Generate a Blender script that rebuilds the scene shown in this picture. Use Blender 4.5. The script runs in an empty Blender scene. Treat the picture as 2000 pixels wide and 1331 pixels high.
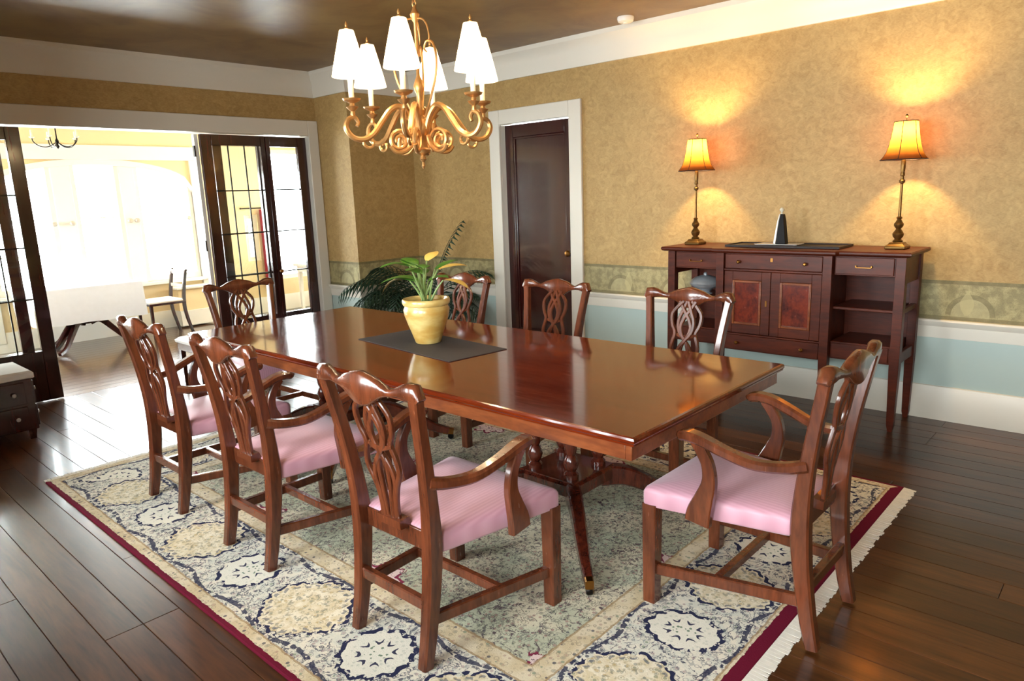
import bpy, math, random
from math import sin, cos, pi, sqrt, radians
from mathutils import Vector, Matrix

random.seed(7)
scene = bpy.context.scene
COL = scene.collection

# ------------------------------------------------------------------ camera
F_PX, YAW, PITCH, ROLL, CAM_H = 1378.19, 0.8265066, -0.2040084, -0.0360809, 1.55
fw = Vector((sin(YAW) * cos(PITCH), cos(YAW) * cos(PITCH), sin(PITCH)))
rt0 = Vector((cos(YAW), -sin(YAW), 0))
up0 = rt0.cross(fw)
rt = cos(ROLL) * rt0 + sin(ROLL) * up0
up = -sin(ROLL) * rt0 + cos(ROLL) * up0
cam = bpy.data.cameras.new('camera')
cam.sensor_fit = 'HORIZONTAL'
cam.sensor_width = 36.0
cam.lens = F_PX * 36.0 / 2000.0
cam.clip_start = 0.05
camo = bpy.data.objects.new('camera', cam)
camo.matrix_world = Matrix(((rt.x, up.x, -fw.x, 0), (rt.y, up.y, -fw.y, 0), (rt.z, up.z, -fw.z, CAM_H), (0, 0, 0, 1)))
COL.objects.link(camo)
scene.camera = camo

# ------------------------------------------------------------------ light
scene.view_settings.view_transform = 'Standard'
scene.view_settings.look = 'None'
scene.view_settings.gamma = 1.0
scene.view_settings.use_curve_mapping = False
scene.view_settings.exposure = 0.0
W_STRENGTH = 42.0
world = bpy.data.worlds.new('overcast_sky')
scene.world = world
world.use_nodes = True
bg = world.node_tree.nodes['Background']
bg.inputs[0].default_value = (0.90, 0.96, 1.0, 1)
bg.inputs[1].default_value = W_STRENGTH


def portal(name, loc, size, direction):
    l = bpy.data.lights.new(name, 'AREA')
    l.shape = 'RECTANGLE'
    l.size, l.size_y = size
    l.cycles.is_portal = True
    o = bpy.data.objects.new(name, l)
    o.location = loc
    o.rotation_euler = Vector(direction).to_track_quat('-Z', 'Z').to_euler()
    COL.objects.link(o)


# room dimensions
XR, YL, ZC = 5.15, 6.66, 2.84          # right wall, wall with the wide opening, ceiling
XN, YN = -0.95, -1.5                   # walls behind the camera
CX, CY = 4.33, 6.10                    # corner chase
YF, FX0, FX1, ZF = 9.5, -1.6, 6.9, 2.62    # adjoining room
SIDE_WINS = [(-0.75, 0.45), (1.05, 2.25), (2.85, 4.05)]           # y ranges in the near side wall
WZ0, WZ1 = 0.95, 2.2
for a, b in SIDE_WINS:
    portal('window_portal', (XN - 0.02, (a + b) / 2, (WZ0 + WZ1) / 2), (b - a, WZ1 - WZ0), (1, 0, 0))
FAR_WINS = [(-1.3, 0.0, 0.45, 2.25), (0.2, 1.65, 0.45, 2.25), (5.33, 6.75, 0.45, 2.30), (4.88, 5.08, 0.75, 1.40)]
ARCH_C, ARCH_HW, ARCH_Z0, ARCH_ZS, ARCH_RISE = 3.05, 1.15, 0.62, 1.80, 0.34
portal('window_portal', (ARCH_C, YF + 0.05, 1.38), (2.3, 1.52), (0, -1, 0))
for a, b, c, d in FAR_WINS:
    portal('window_portal', ((a + b) / 2, YF + 0.05, (c + d) / 2), (b - a, d - c), (0, -1, 0))

END_FILL_WIN = (7.6, 8.8, 0.7, 2.05)      # y, z range of unseen end-wall windows added to brighten the far room
for x, d in ((FX0 - 0.05, 1), (FX1 + 0.05, -1)):
    portal('window_portal', (x, (END_FILL_WIN[0] + END_FILL_WIN[1]) / 2, (END_FILL_WIN[2] + END_FILL_WIN[3]) / 2), (END_FILL_WIN[1] - END_FILL_WIN[0], END_FILL_WIN[3] - END_FILL_WIN[2]), (d, 0, 0))

# ------------------------------------------------------------------ node helpers
NT = None


class S:
    def __init__(s, k): s.k = k
    def __add__(s, o): return M('ADD', s, o)
    def __radd__(s, o): return M('ADD', o, s)
    def __sub__(s, o): return M('SUBTRACT', s, o)
    def __rsub__(s, o): return M('SUBTRACT', o, s)
    def __mul__(s, o): return M('MULTIPLY', s, o)
    def __rmul__(s, o): return M('MULTIPLY', o, s)
    def __truediv__(s, o): return M('DIVIDE', s, o)
    def __lt__(s, o): return M('LESS_THAN', s, o)
    def __gt__(s, o): return M('GREATER_THAN', s, o)


def put(inp, v):
    if isinstance(v, S): NT.links.new(v.k, inp)
    elif v is not None: inp.default_value = v


def M(op, *a):
    n = NT.nodes.new('ShaderNodeMath'); n.operation = op
    for i, v in enumerate(a): put(n.inputs[i], v)
    return S(n.outputs[0])


def sstep(x, a, b):
    n = NT.nodes.new('ShaderNodeMapRange'); n.interpolation_type = 'SMOOTHSTEP'
    put(n.inputs[0], x); put(n.inputs[1], a); put(n.inputs[2], b)
    return S(n.outputs[0])


def band(x, a, b): return (x > a) * (x < b)
def mn(a, b): return M('MINIMUM', a, b)
def mx(a, b): return M('MAXIMUM', a, b)
def ab(a): return M('ABSOLUTE', a)


def mix(f, a, b):
    n = NT.nodes.new('ShaderNodeMix'); n.data_type = 'RGBA'
    put(n.inputs[0], f)
    for i, v in ((6, a), (7, b)):
        if isinstance(v, S): NT.links.new(v.k, n.inputs[i])
        else: n.inputs[i].default_value = (*v[:3], 1)
    return S(n.outputs[2])


def coords(kind='Object'):
    n = NT.nodes.new('ShaderNodeTexCoord')
    return S(n.outputs[kind])


def xyz(v):
    n = NT.nodes.new('ShaderNodeSeparateXYZ'); put(n.inputs[0], v)
    return [S(o) for o in n.outputs]


def vec(x, y, z):
    n = NT.nodes.new('ShaderNodeCombineXYZ')
    for i, v in enumerate((x, y, z)): put(n.inputs[i], v)
    return S(n.outputs[0])


def mapped(v, scale):
    n = NT.nodes.new('ShaderNodeMapping'); put(n.inputs[0], v)
    n.inputs['Scale'].default_value = scale
    return S(n.outputs[0])


def noise(v, scale=5, detail=3, rough=.5, dist=0):
    n = NT.nodes.new('ShaderNodeTexNoise')
    put(n.inputs['Vector'], v)
    n.inputs['Scale'].default_value = scale; n.inputs['Detail'].default_value = detail
    n.inputs['Roughness'].default_value = rough; n.inputs['Distortion'].default_value = dist
    return S(n.outputs[0])


def voronoi(v, scale, feature='F1', out='Distance'):
    n = NT.nodes.new('ShaderNodeTexVoronoi'); n.feature = feature
    put(n.inputs['Vector'], v); n.inputs['Scale'].default_value = scale
    return S(n.outputs[out])


def objrandom():
    n = NT.nodes.new('ShaderNodeObjectInfo')
    return S(n.outputs['Random'])


def lin(r, g, b):
    f = lambda c: (c / 255 / 12.92) if c / 255 < .04045 else ((c / 255 + .055) / 1.055) ** 2.4
    return (f(r), f(g), f(b))


def material(name):
    global NT
    m = bpy.data.materials.new(name); m.use_nodes = True
    NT = m.node_tree
    return m, NT.nodes['Principled BSDF']


def bump(height, strength=.2, dist=.01):
    n = NT.nodes.new('ShaderNodeBump'); n.inputs['Strength'].default_value = strength
    n.inputs['Distance'].default_value = dist
    put(n.inputs['Height'], height)
    return S(n.outputs[0])


def plain(name, col, rough=.5, metal=0, var=.08, scale=8, coat=0, spec=None):
    m, b = material(name)
    n = noise(coords(), scale, 3)
    put(b.inputs['Base Color'], mix(n, tuple(c * (1 - var) for c in col), tuple(min(1, c * (1 + var)) for c in col)))
    b.inputs['Roughness'].default_value = rough
    b.inputs['Metallic'].default_value = metal
    b.inputs['Coat Weight'].default_value = coat
    if spec is not None: b.inputs['Specular IOR Level'].default_value = spec
    return m


def wood(name, dark, light, rough=.3, stretch=(14, 14, 1.6), scale=2.5, coat=.0, rnd=False, bstr=0, spec=.5):
    m, b = material(name)
    v = coords()
    if rnd:
        r = objrandom()
        n0 = NT.nodes.new('ShaderNodeVectorMath'); n0.operation = 'ADD'
        put(n0.inputs[0], v); put(n0.inputs[1], vec(r * 7.3, r * 11.7, r * 5.1))
        v = S(n0.outputs[0])
    g = noise(mapped(v, stretch), scale, 5, .62, .4)
    g2 = noise(mapped(v, tuple(s * 5 for s in stretch)), scale, 2, .5)
    f = sstep(g * .75 + g2 * .25, .28, .72)
    c = mix(f, dark, light)
    if rnd:
        c = mix(r * .55, c, tuple(x * .45 for x in dark))
    put(b.inputs['Base Color'], c)
    put(b.inputs['Roughness'], g2 * (.03 if rnd else .1) + (rough - .05))
    b.inputs['Coat Weight'].default_value = coat
    b.inputs['Specular IOR Level'].default_value = spec
    b.inputs['Coat Roughness'].default_value = .12 if rnd else .06
    if bstr:
        put(b.inputs['Normal'], bump(g2, bstr, .002))
    return m


MT = {}
MT['chair'] = wood('chair_mahogany', lin(66, 30, 16), lin(110, 56, 32), .25, (9, 9, 1.5), 2, .3)
MT['table'] = wood('table_mahogany', lin(76, 20, 6), lin(112, 40, 12), .12, (8, .8, 8), 1.6, .4)
MT['table_leg'] = wood('pedestal_mahogany', lin(44, 14, 9), lin(98, 40, 24), .22, (16, 16, 3), 2, .3)
MT['side'] = wood('sideboard_mahogany', lin(58, 18, 7), lin(92, 36, 15), .42, (9, 1.5, 9), 2, .0, False, 0, .3)
MT['burl'] = wood('burl_panel', lin(60, 12, 5), lin(128, 42, 16), .25, (5, 5, 4), 2.4, .3)
MT['inlay'] = wood('inlay_wood', lin(96, 44, 20), lin(140, 76, 38), .3, (9, 2, 9), 2, .2)
MT['door'] = wood('door_mahogany', lin(30, 8, 8), lin(66, 20, 16), .22, (14, 14, 1), 2, .4)
MT['floor'] = wood('floor_oak', lin(50, 26, 11), lin(100, 58, 27), .34, (9, .9, 9), 2.0, .22, True, 0, .3)
MT['floor2'] = wood('far_floor_oak', lin(62, 44, 34), lin(112, 80, 56), .26, (1.1, 12, 12), 2.4, .5, True)
MT['subfloor'] = plain('subfloor', lin(24, 15, 10), .8)
MT['white'] = plain('white_trim_paint', (.73, .67, .57), .35, var=.02, scale=3)
MT['white2'] = plain('far_room_white_paint', (.92, .90, .84), .45, var=.02, scale=3)
MT['cream'] = plain('cream_wall_paint', (.86, .68, .40), .7, var=.03, scale=3)
MT['far_ceiling'] = plain('far_ceiling_paint', (.92, .86, .70), .8, var=.02)
MT['iron'] = plain('dark_iron', lin(28, 24, 22), .4, .8)
MT['lead'] = plain('lead_came', lin(40, 36, 32), .5, .5)
MT['brass'] = plain('aged_brass', lin(150, 104, 52), .32, 1, .2, 20)
MT['bronze'] = plain('gilt_bronze', lin(196, 146, 88), .38, .75, .25, 26)
MT['lampmetal'] = plain('antique_lamp_metal', lin(112, 82, 40), .38, .8, .35, 30)
MT['silver'] = plain('tarnished_silver', lin(190, 196, 202), .35, .55, .15, 20)
MT['black'] = plain('black_lacquer', lin(14, 12, 13), .55, 0, .2, 10, .0, .2)
MT['pewter'] = plain('pale_satin_metal', lin(205, 200, 190), .35, .4)
MT['plate'] = plain('white_porcelain', (.8, .78, .74), .2, coat=.3)
MT['glassdeco'] = plain('cut_glass_topper', (.75, .7, .55), .1, 0, .2, 40, .5)
MT['cloth'] = plain('white_linen', (.76, .80, .92), .9, var=.04, scale=20)
MT['seatwhite'] = plain('ivory_upholstery', (.74, .70, .64), .85, var=.05, scale=30)
MT['mat'] = plain('slate_woven_mat', lin(52, 46, 46), .75, var=.35, scale=120)
MT['tray'] = wood('dark_tray', lin(20, 9, 5), lin(42, 20, 11), .6)
MT['soil'] = plain('potting_soil', lin(40, 28, 18), .95, var=.3, scale=60)
MT['stem'] = plain('pale_green_stem', lin(120, 140, 80), .5)
MT['curtain'] = plain('crimson_curtain', lin(170, 50, 62), .9, var=.15, scale=12)
MT['candle'] = plain('ivory_candle_sleeve', (.85, .78, .6), .5)
MT['plastic'] = plain('white_plastic', (.82, .76, .68), .4, var=.01)
MT['trunk'] = plain('basket_pot', lin(74, 52, 34), .8, var=.4, scale=60)


def mat_fabric():
    m, b = material('pink_moire_silk')
    v = coords(); x, y, z = xyz(v)
    st = M('SINE', y * 420 + noise(mapped(v, (3, 10, 3)), 3, 2) * 2.2)
    c = mix(st * .5 + .5, lin(184, 132, 148), lin(198, 148, 164))
    c = mix(noise(v, 6, 2) * .5, c, lin(194, 142, 150))
    put(b.inputs['Base Color'], c)
    b.inputs['Roughness'].default_value = .5
    b.inputs['Sheen Weight'].default_value = .25
    return m


MT['pink'] = mat_fabric()


def mat_leaf(name, c1, c2, rough=.4):
    m, b = material(name)
    v = coords()
    put(b.inputs['Base Color'], mix(noise(v, 18, 3), c1, c2))
    b.inputs['Roughness'].default_value = rough
    return m


MT['leaf'] = mat_leaf('lily_leaf_green', lin(36, 82, 18), lin(86, 128, 40))
MT['leaf2'] = mat_leaf('lily_leaf_yellow', lin(190, 158, 70), lin(214, 184, 100))
MT['leaf3'] = mat_leaf('lily_leaf_grey', lin(150, 140, 100), lin(186, 172, 130))
MT['palm'] = mat_leaf('palm_leaf_green', lin(14, 34, 20), lin(36, 70, 46), .6)


def mat_pot():
    m, b = material('yellow_glazed_ceramic')
    v = coords()
    put(b.inputs['Base Color'], mix(sstep(noise(mapped(v, (1, 1, 2.2)), 7, 4), .35, .7), lin(196, 152, 74), lin(226, 202, 132)))
    b.inputs['Roughness'].default_value = .28
    b.inputs['Coat Weight'].default_value = .3
    return m


MT['pot'] = mat_pot()


def mat_wallpaper():
    m, b = material('damask_wallpaper')
    v = coords(); x, y, z = xyz(v)
    big = noise(v, 2.2, 3, .6)
    med = noise(mapped(v, (1, 1, 1.3)), 16, 4, .65, 1.2)
    fine = noise(mapped(v, (1, 1, 5)), 60, 2, .6)
    f = sstep(med * .5 + fine * .35 + big * .15, .3, .7)
    paper = mix(f, lin(154, 120, 68), lin(188, 156, 100))
    # border frieze above the chair rail
    u = x + y
    a = (M('FRACT', u / .52) - .5) * .52
    zc = z - .70
    r = M('SQRT', a * a + zc * zc)
    fol = noise(v, 38, 3, .6, 2.5)
    lines = band(fol, .47, .53)
    fr = mix(sstep(noise(v, 22, 3), .35, .65), lin(140, 128, 88), lin(172, 158, 112))
    fr = mix(lines * .45, fr, lin(112, 102, 70))
    inside = (r < .105) * (zc > -.02)
    fr = mix(inside * .5, fr, mix(noise(v, 25, 2), lin(170, 158, 116), lin(188, 176, 132)))
    ring = band(r, .105, .135) * (zc > 0)
    fr = mix(ring * .55, fr, lin(112, 102, 66))
    b2 = ab((M('FRACT', u / .5 + .5) - .5) * .5)
    urn = (b2 < M('MULTIPLY', ab(M('SINE', zc * 22)), .03) + .008) * band(zc, 0, .16)
    fr = mix(urn * .6, fr, lin(184, 170, 122))
    edge = mx(band(z, .895, .918), band(z, .664, .69))
    fr = mix(edge * .7, fr, lin(106, 94, 58))
    c = mix(z < .918, paper, fr)
    dado = mix(noise(v, 3, 2), lin(172, 188, 182), lin(182, 196, 188))
    c = mix(z < .62, c, dado)
    put(b.inputs['Base Color'], c)
    put(b.inputs['Roughness'], .62 - (z < .62) * .2)
    put(b.inputs['Normal'], bump(fine * .6 + med, .12, .004))
    return m


MT['wall'] = mat_wallpaper()


def mat_ceiling():
    m, b = material('bronze_glazed_ceiling')
    v = coords()
    n = noise(v, 2.2, 5, .6, .6)
    put(b.inputs['Base Color'], mix(sstep(n, .3, .7), lin(110, 78, 42), lin(138, 108, 62)))
    b.inputs['Roughness'].default_value = .42
    return m


MT['ceiling'] = mat_ceiling()


def mat_glass(name='window_glass', tint=(.97, .98, .97)):
    m = bpy.data.materials.new(name); m.use_nodes = True
    global NT
    NT = m.node_tree
    NT.nodes.clear()
    out = NT.nodes.new('ShaderNodeOutputMaterial')
    t = NT.nodes.new('ShaderNodeBsdfTransparent'); t.inputs[0].default_value = (*tint, 1)
    g = NT.nodes.new('ShaderNodeBsdfGlossy'); g.inputs['Roughness'].default_value = .01
    fz = NT.nodes.new('ShaderNodeFresnel'); fz.inputs['IOR'].default_value = 1.45
    mxn = NT.nodes.new('ShaderNodeMixShader')
    NT.links.new(fz.outputs[0], mxn.inputs[0])
    NT.links.new(t.outputs[0], mxn.inputs[1]); NT.links.new(g.outputs[0], mxn.inputs[2])
    NT.links.new(mxn.outputs[0], out.inputs[0])
    return m


MT['glass'] = mat_glass()


def mat_shade(name, base, trans):
    m = bpy.data.materials.new(name); m.use_nodes = True
    global NT
    NT = m.node_tree
    NT.nodes.clear()
    out = NT.nodes.new('ShaderNodeOutputMaterial')
    v = coords()
    n = noise(v, 40, 2)
    d = NT.nodes.new('ShaderNodeBsdfDiffuse'); put(d.inputs[0], mix(n, base, tuple(c * .85 for c in base)))
    t = NT.nodes.new('ShaderNodeBsdfTranslucent'); put(t.inputs[0], mix(n, trans, tuple(c * .85 for c in trans)))
    a = NT.nodes.new('ShaderNodeAddShader')
    NT.links.new(d.outputs[0], a.inputs[0]); NT.links.new(t.outputs[0], a.inputs[1])
    NT.links.new(a.outputs[0], out.inputs[0])
    return m


MT['shade_white'] = mat_shade('ivory_silk_shade', (.45, .42, .36), (.5, .44, .34))
MT['shade_amber'] = mat_shade('amber_silk_shade', (.09, .03, .010), (.15, .052, .008))


RW, RL = 2.84, 3.81


def mat_rug():
    m, b = material('persian_rug')
    v = coords()
    X, Y, Z = xyz(v)
    wob = noise(v, 30, 2)
    wob2 = noise(mapped(v, (1, 1, 1)), 26, 2, .5, 1)
    X = X + (wob - .5) * .014
    Y = Y + (wob2 - .5) * .014
    du = RW / 2 - ab(X)
    dv = RL / 2 - ab(Y)
    islong = du < dv
    e = mn(du, dv)
    s = islong * Y + (1 - islong) * ((X + .37) * 1.196)
    P = .885
    p = s / P
    a = (p - M('FLOOR', p + .5)) * P
    q = (M('FRACT', p) - .5) * P
    er = e - .27
    ivory, cream = lin(222, 216, 202), lin(206, 190, 156)
    navy, sage, maroon = lin(44, 46, 72), lin(150, 164, 142), lin(100, 20, 42)
    pink, blue = lin(188, 136, 146), lin(168, 186, 188)
    # small flower flecks used everywhere
    vor = voronoi(v, 30)
    vorc = voronoi(v, 30, 'F1', 'Color')
    vr, vg, vb = xyz(vorc)
    fleck = (vor < .21) * (vr > .3)
    fleckring = band(vor, .30, .40) * (vg > .5)
    vor2 = voronoi(v, 62)
    wr, wg, wb_ = xyz(voronoi(v, 62, 'F1', 'Color'))
    fleck2 = (vor2 < .34) * (wr > .45)
    flc = mix(vg > .55, lin(66, 66, 84), mix(vb > .5, lin(128, 140, 118), lin(170, 116, 118)))
    xr, xg, xb_ = xyz(voronoi(v, 46, 'F1', 'Color'))
    vor3 = voronoi(v, 46)
    fleck3 = (vor3 < .30) * (xr > .5)
    ring3 = band(vor3, .34, .46) * (xg > .6)
    brk = noise(v, 46, 2) > .43
    nz = noise(v, 15, 4, .6, 1.8)
    curl = band(nz, .478, .522)
    nz2 = noise(v, 8, 3, .55, 2.4)
    curl2 = band(nz2, .485, .515)
    # guard stripe
    guard = mix(sstep(noise(v, 9, 3), .4, .6), lin(200, 182, 148), lin(214, 200, 172))
    guard = mix(fleck * .8, guard, flc)
    guard = mix(ring3 * .5, guard, lin(120, 108, 96))
    guard = mix(fleck3 * .5, guard, mix(xb_ > .5, lin(150, 110, 104), lin(110, 112, 104)))
    guard = mix(fleck2 * .3, guard, lin(150, 138, 116))
    # main border
    main = mix(sstep(nz2, .38, .62), lin(220, 212, 194), lin(206, 204, 190))
    main = mix(fleck * .8, main, flc)
    main = mix(fleckring * .5, main, lin(120, 124, 126))
    main = mix(fleck3 * .6, main, mix(xb_ > .6, lin(150, 120, 124), lin(120, 132, 132)))
    main = mix(ring3 * .5, main, lin(84, 88, 104))
    main = mix(curl * brk * .85, main, lin(52, 54, 78))
    # scrolling navy vine along both sides of the border
    vine = ab(ab(er) - (M('COSINE', s * (2 * pi / P) * 2) * .018 + .185))
    main = mix((vine < .010) * brk * .9, main, navy)
    # octagonal medallions
    aq, ae = ab(q), ab(er)
    oc = mx(mx(aq * .92, ae * 1.05), (aq + ae) * .74)
    ang = M('ARCTAN2', er, q)
    scal = oc + M('COSINE', ang * 20) * .006 + (noise(v, 22, 2) - .5) * .02
    octin = mix(sstep(nz, .35, .65), lin(210, 194, 160), lin(226, 216, 194))
    octin = mix(fleckring * .5, octin, lin(168, 152, 118))
    octin = mix(fleck * .75, octin, mix(vb > .5, lin(140, 140, 116), lin(186, 158, 96)))
    octin = mix(fleck2 * .5, octin, lin(164, 152, 122))
    octin = mix(ring3 * .55, octin, lin(146, 136, 112))
    octin = mix(fleck3 * .6, octin, mix(xb_ > .5, lin(176, 146, 88), lin(118, 124, 116)))
    octin = mix(band(scal, .150, .163) * (M('SINE', ang * 24) > -.1) * .7, octin, lin(96, 98, 110))
    octin = mix(band(scal, .070, .082) * (M('SINE', ang * 12) > -.1) * .6, octin, lin(128, 126, 112))
    main = mix(scal < .178, main, octin)
    main = mix(band(scal, .174, .191) * brk, main, navy)
    # round rosettes
    rr = M('SQRT', a * a + er * er) + (noise(v, 24, 2) - .5) * .016
    an = M('ARCTAN2', er, a)
    pet = rr + M('COSINE', an * 12) * .006
    ros = mix(fleck2 * .35, lin(222, 216, 200), lin(160, 166, 150))
    ros = mix(band(rr + M('COSINE', an * 8) * .012, .060, .074) * (M('COSINE', an * 8) > -.2), ros, lin(60, 60, 80))
    ros = mix((rr < .042) * fleck2, ros, lin(120, 136, 116))
    main = mix(pet < .126, main, ros)
    main = mix(band(pet, .122, .142) * brk, main, navy)
    # inner field
    field = mix(sstep(noise(v, 3.2, 3), .40, .60), lin(208, 198, 172), lin(178, 180, 156))
    field = mix(fleck * .7, field, flc)
    field = mix(fleckring * .5, field, lin(104, 104, 92))
    field = mix(fleck3 * .65, field, mix(xb_ > .6, lin(150, 104, 104), lin(88, 98, 84)))
    field = mix(ring3 * .6, field, lin(96, 98, 86))
    field = mix(curl * brk * .6, field, lin(78, 78, 84))
    fx = (M('FRACT', X / .86 + .5) - .5) * .86
    fy = (M('FRACT', Y / .95) - .5) * .95
    fr_ = M('SQRT', fx * fx + fy * fy) + M('COSINE', M('ARCTAN2', fy, fx) * 8) * .02
    field = mix(fr_ < .11, field, mix(fleck, lin(212, 188, 182), lin(96, 40, 60)))
    field = mix(band(fr_, .105, .125) * brk, field, lin(120, 44, 66))
    field = mix(curl2 * brk * .8, field, lin(70, 46, 64))
    c = guard
    c = mix(e > .065, c, main)
    c = mix(e > .475, c, guard)
    lines = mx(band(e, .06, .068), mx(band(e, .475, .483), band(e, .555, .565)))
    c = mix(e > .56, c, field)
    c = mix(lines * .7, c, lin(150, 120, 84))
    c = mix(islong * (e < .022), c, maroon)
    c = mix((1 - islong) * (e < .05) * (Y < 0), c, maroon)
    put(b.inputs['Base Color'], c)
    b.inputs['Roughness'].default_value = .95
    b.inputs['Specular IOR Level'].default_value = .1
    put(b.inputs['Normal'], bump(noise(v, 260, 2), .4, .004))
    return m


MT['rug'] = mat_rug()
MT['fringe'] = plain('ivory_wool_fringe', (.74, .69, .60), .95, var=.12, scale=40)

# ------------------------------------------------------------------ mesh helpers


def catmull(pts, n=6):
    if len(pts) < 3: return [tuple(p) for p in pts]
    out = []
    P = [pts[0]] + list(pts) + [pts[-1]]
    for i in range(1, len(P) - 2):
        p0, p1, p2, p3 = P[i - 1:i + 3]
        for k in range(n):
            t = k / n
            out.append(tuple(.5 * (2 * b + (c - a) * t + (2 * a - 5 * b + 4 * c - d) * t * t + (3 * b - a - 3 * c + d) * t ** 3)
                             for a, b, c, d in zip(p0, p1, p2, p3)))
    out.append(tuple(pts[-1]))
    return out


class MB:
    def __init__(s): s.v, s.f = [], []

    def add(s, vs, fs):
        o = len(s.v); s.v += [tuple(q) for q in vs]; s.f += [tuple(i + o for i in f) for f in fs]
        return s

    def box(s, x0, y0, z0, x1, y1, z1):
        x0, x1 = sorted((x0, x1)); y0, y1 = sorted((y0, y1)); z0, z1 = sorted((z0, z1))
        return s.add([(x0, y0, z0), (x1, y0, z0), (x1, y1, z0), (x0, y1, z0), (x0, y0, z1), (x1, y0, z1), (x1, y1, z1), (x0, y1, z1)],
                     [(0, 3, 2, 1), (4, 5, 6, 7), (0, 1, 5, 4), (1, 2, 6, 5), (2, 3, 7, 6), (3, 0, 4, 7)])

    def loft(s, loops, cap0=True, cap1=True, closed=True):
        n = len(loops[0]); vs = [p for l in loops for p in l]; fs = []
        for i in range(len(loops) - 1):
            for j in range(n if closed else n - 1):
                k = (j + 1) % n
                fs.append((i * n + j, i * n + k, (i + 1) * n + k, (i + 1) * n + j))
        if cap0: fs.append(tuple(reversed(range(n))))
        if cap1: fs.append(tuple((len(loops) - 1) * n + j for j in range(n)))
        return s.add(vs, fs)

    def rects(s, specs, cx=0, cy=0):
        """stacked rectangles (half_x, half_y, z)"""
        return s.loft([[(cx - a, cy - b, z), (cx + a, cy - b, z), (cx + a, cy + b, z), (cx - a, cy + b, z)] for a, b, z in specs])

    def lathe(s, prof, seg=20, c=(0, 0, 0), cap=True):
        return s.loft([[(c[0] + r * cos(2 * pi * j / seg), c[1] + r * sin(2 * pi * j / seg), c[2] + z) for j in range(seg)] for r, z in prof], cap, cap)

    def sweep(s, pts, side, sub=5, rounded=.28):
        """pts: (x, y, z, width along side, thickness); chamfered rectangular section"""
        P = catmull(pts, sub) if sub > 1 else pts
        side = Vector(side); loops = []
        for i, p in enumerate(P):
            a = Vector(P[max(0, i - 1)][:3]); b = Vector(P[min(len(P) - 1, i + 1)][:3])
            T = (b - a).normalized()
            n = T.cross(side).normalized(); sd = n.cross(T).normalized()
            w, t = p[3] / 2, p[4] / 2; c = rounded * min(w, t)
            c0 = Vector(p[:3])
            loops.append([c0 + sd * u + n * q for u, q in ((-w + c, -t), (w - c, -t), (w, -t + c), (w, t - c), (w - c, t), (-w + c, t), (-w, t - c), (-w, -t + c))])
        return s.loft(loops)

    def tube(s, pts, seg=8, sub=5):
        """pts: (x, y, z, radius)"""
        P = catmull(pts, sub) if sub > 1 else pts
        loops = []; ref = None
        for i, p in enumerate(P):
            a = Vector(P[max(0, i - 1)][:3]); b = Vector(P[min(len(P) - 1, i + 1)][:3])
            T = (b - a).normalized()
            if ref is None: ref = T.orthogonal().normalized()
            ref = (ref - T * ref.dot(T)).normalized()
            bn = T.cross(ref); c0 = Vector(p[:3])
            loops.append([c0 + p[3] * (ref * cos(2 * pi * j / seg) + bn * sin(2 * pi * j / seg)) for j in range(seg)])
        return s.loft(loops)

    def extrude(s, poly, axis, a, b):
        """poly of 2D points extruded along an axis from a to b"""
        def pt(p, t):
            return {'x': (t, p[0], p[1]), 'y': (p[0], t, p[1]), 'z': (p[0], p[1], t)}[axis]
        return s.loft([[pt(p, a) for p in poly], [pt(p, b) for p in poly]])

    def clampz(s, z0=0.0):
        s.v = [(v[0], v[1], max(z0, v[2])) for v in s.v]
        return s

    def mesh(s, name, m, smooth=True, angle=35):
        me = bpy.data.meshes.new(name)
        me.from_pydata(s.v, [], s.f)
        import bmesh
        bm = bmesh.new(); bm.from_mesh(me); bmesh.ops.recalc_face_normals(bm, faces=bm.faces); bm.to_mesh(me); bm.free()
        if smooth:
            me.shade_smooth(); me.set_sharp_from_angle(angle=radians(angle))
        me.materials.append(MT[m])
        return me

    def build(s, name, m, parent=None, bevel=0, loc=(0, 0, 0), smooth=True, angle=35, seg=2, **kw):
        o = bpy.data.objects.new(name, s.mesh(name, m, smooth, angle))
        o.location = loc
        COL.objects.link(o)
        if parent: o.parent = parent
        if bevel:
            bv = o.modifiers.new('bevel', 'BEVEL'); bv.width = bevel; bv.segments = seg; bv.limit_method = 'ANGLE'
        tag(o, **kw)
        return o


def tag(o, label=None, category=None, group=None, kind=None):
    for k, v in (('label', label), ('category', category), ('group', group), ('kind', kind)):
        if v: o[k] = v
    return o


def thing(name, loc=(0, 0, 0), rz=0, **kw):
    o = bpy.data.objects.new(name, None)
    o.empty_display_size = .1
    o.location = loc; o.rotation_euler = (0, 0, rz)
    COL.objects.link(o)
    return tag(o, **kw)


def dup(root, loc=None, rz=None, **kw):
    r = root.copy(); COL.objects.link(r)
    if loc is not None: r.location = loc
    if rz is not None: r.rotation_euler = (0, 0, rz)
    for ch in root.children:
        c = ch.copy(); COL.objects.link(c); c.parent = r
        for g in ch.children:
            d = g.copy(); COL.objects.link(d); d.parent = c
    return tag(r, **kw)


def struct(name, mb, m, label, cat, parent=None, **kw):
    return mb.build(name, m, parent, label=label, category=cat, kind='structure', **kw)


# ------------------------------------------------------------------ floor
fl = struct('floor', MB().box(XN - .2, YN - .2, -.06, XR + .25, YF + .2, -.021).box(FX0 - .1, YL, -.06, FX1 + .1, YF + .2, -.021), 'subfloor',
            'dark glossy wooden plank floor running through both rooms', 'floor')
PW = .135


def plank_mesh(w, l, m, name):
    c = .0016
    return MB().rects([(w / 2 - .0008, l / 2 - .0008, -.02), (w / 2 - .0008, l / 2 - .0008, -c), (w / 2 - .0008 - c, l / 2 - .0008 - c, 0)]).mesh(name, m, False)


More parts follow.
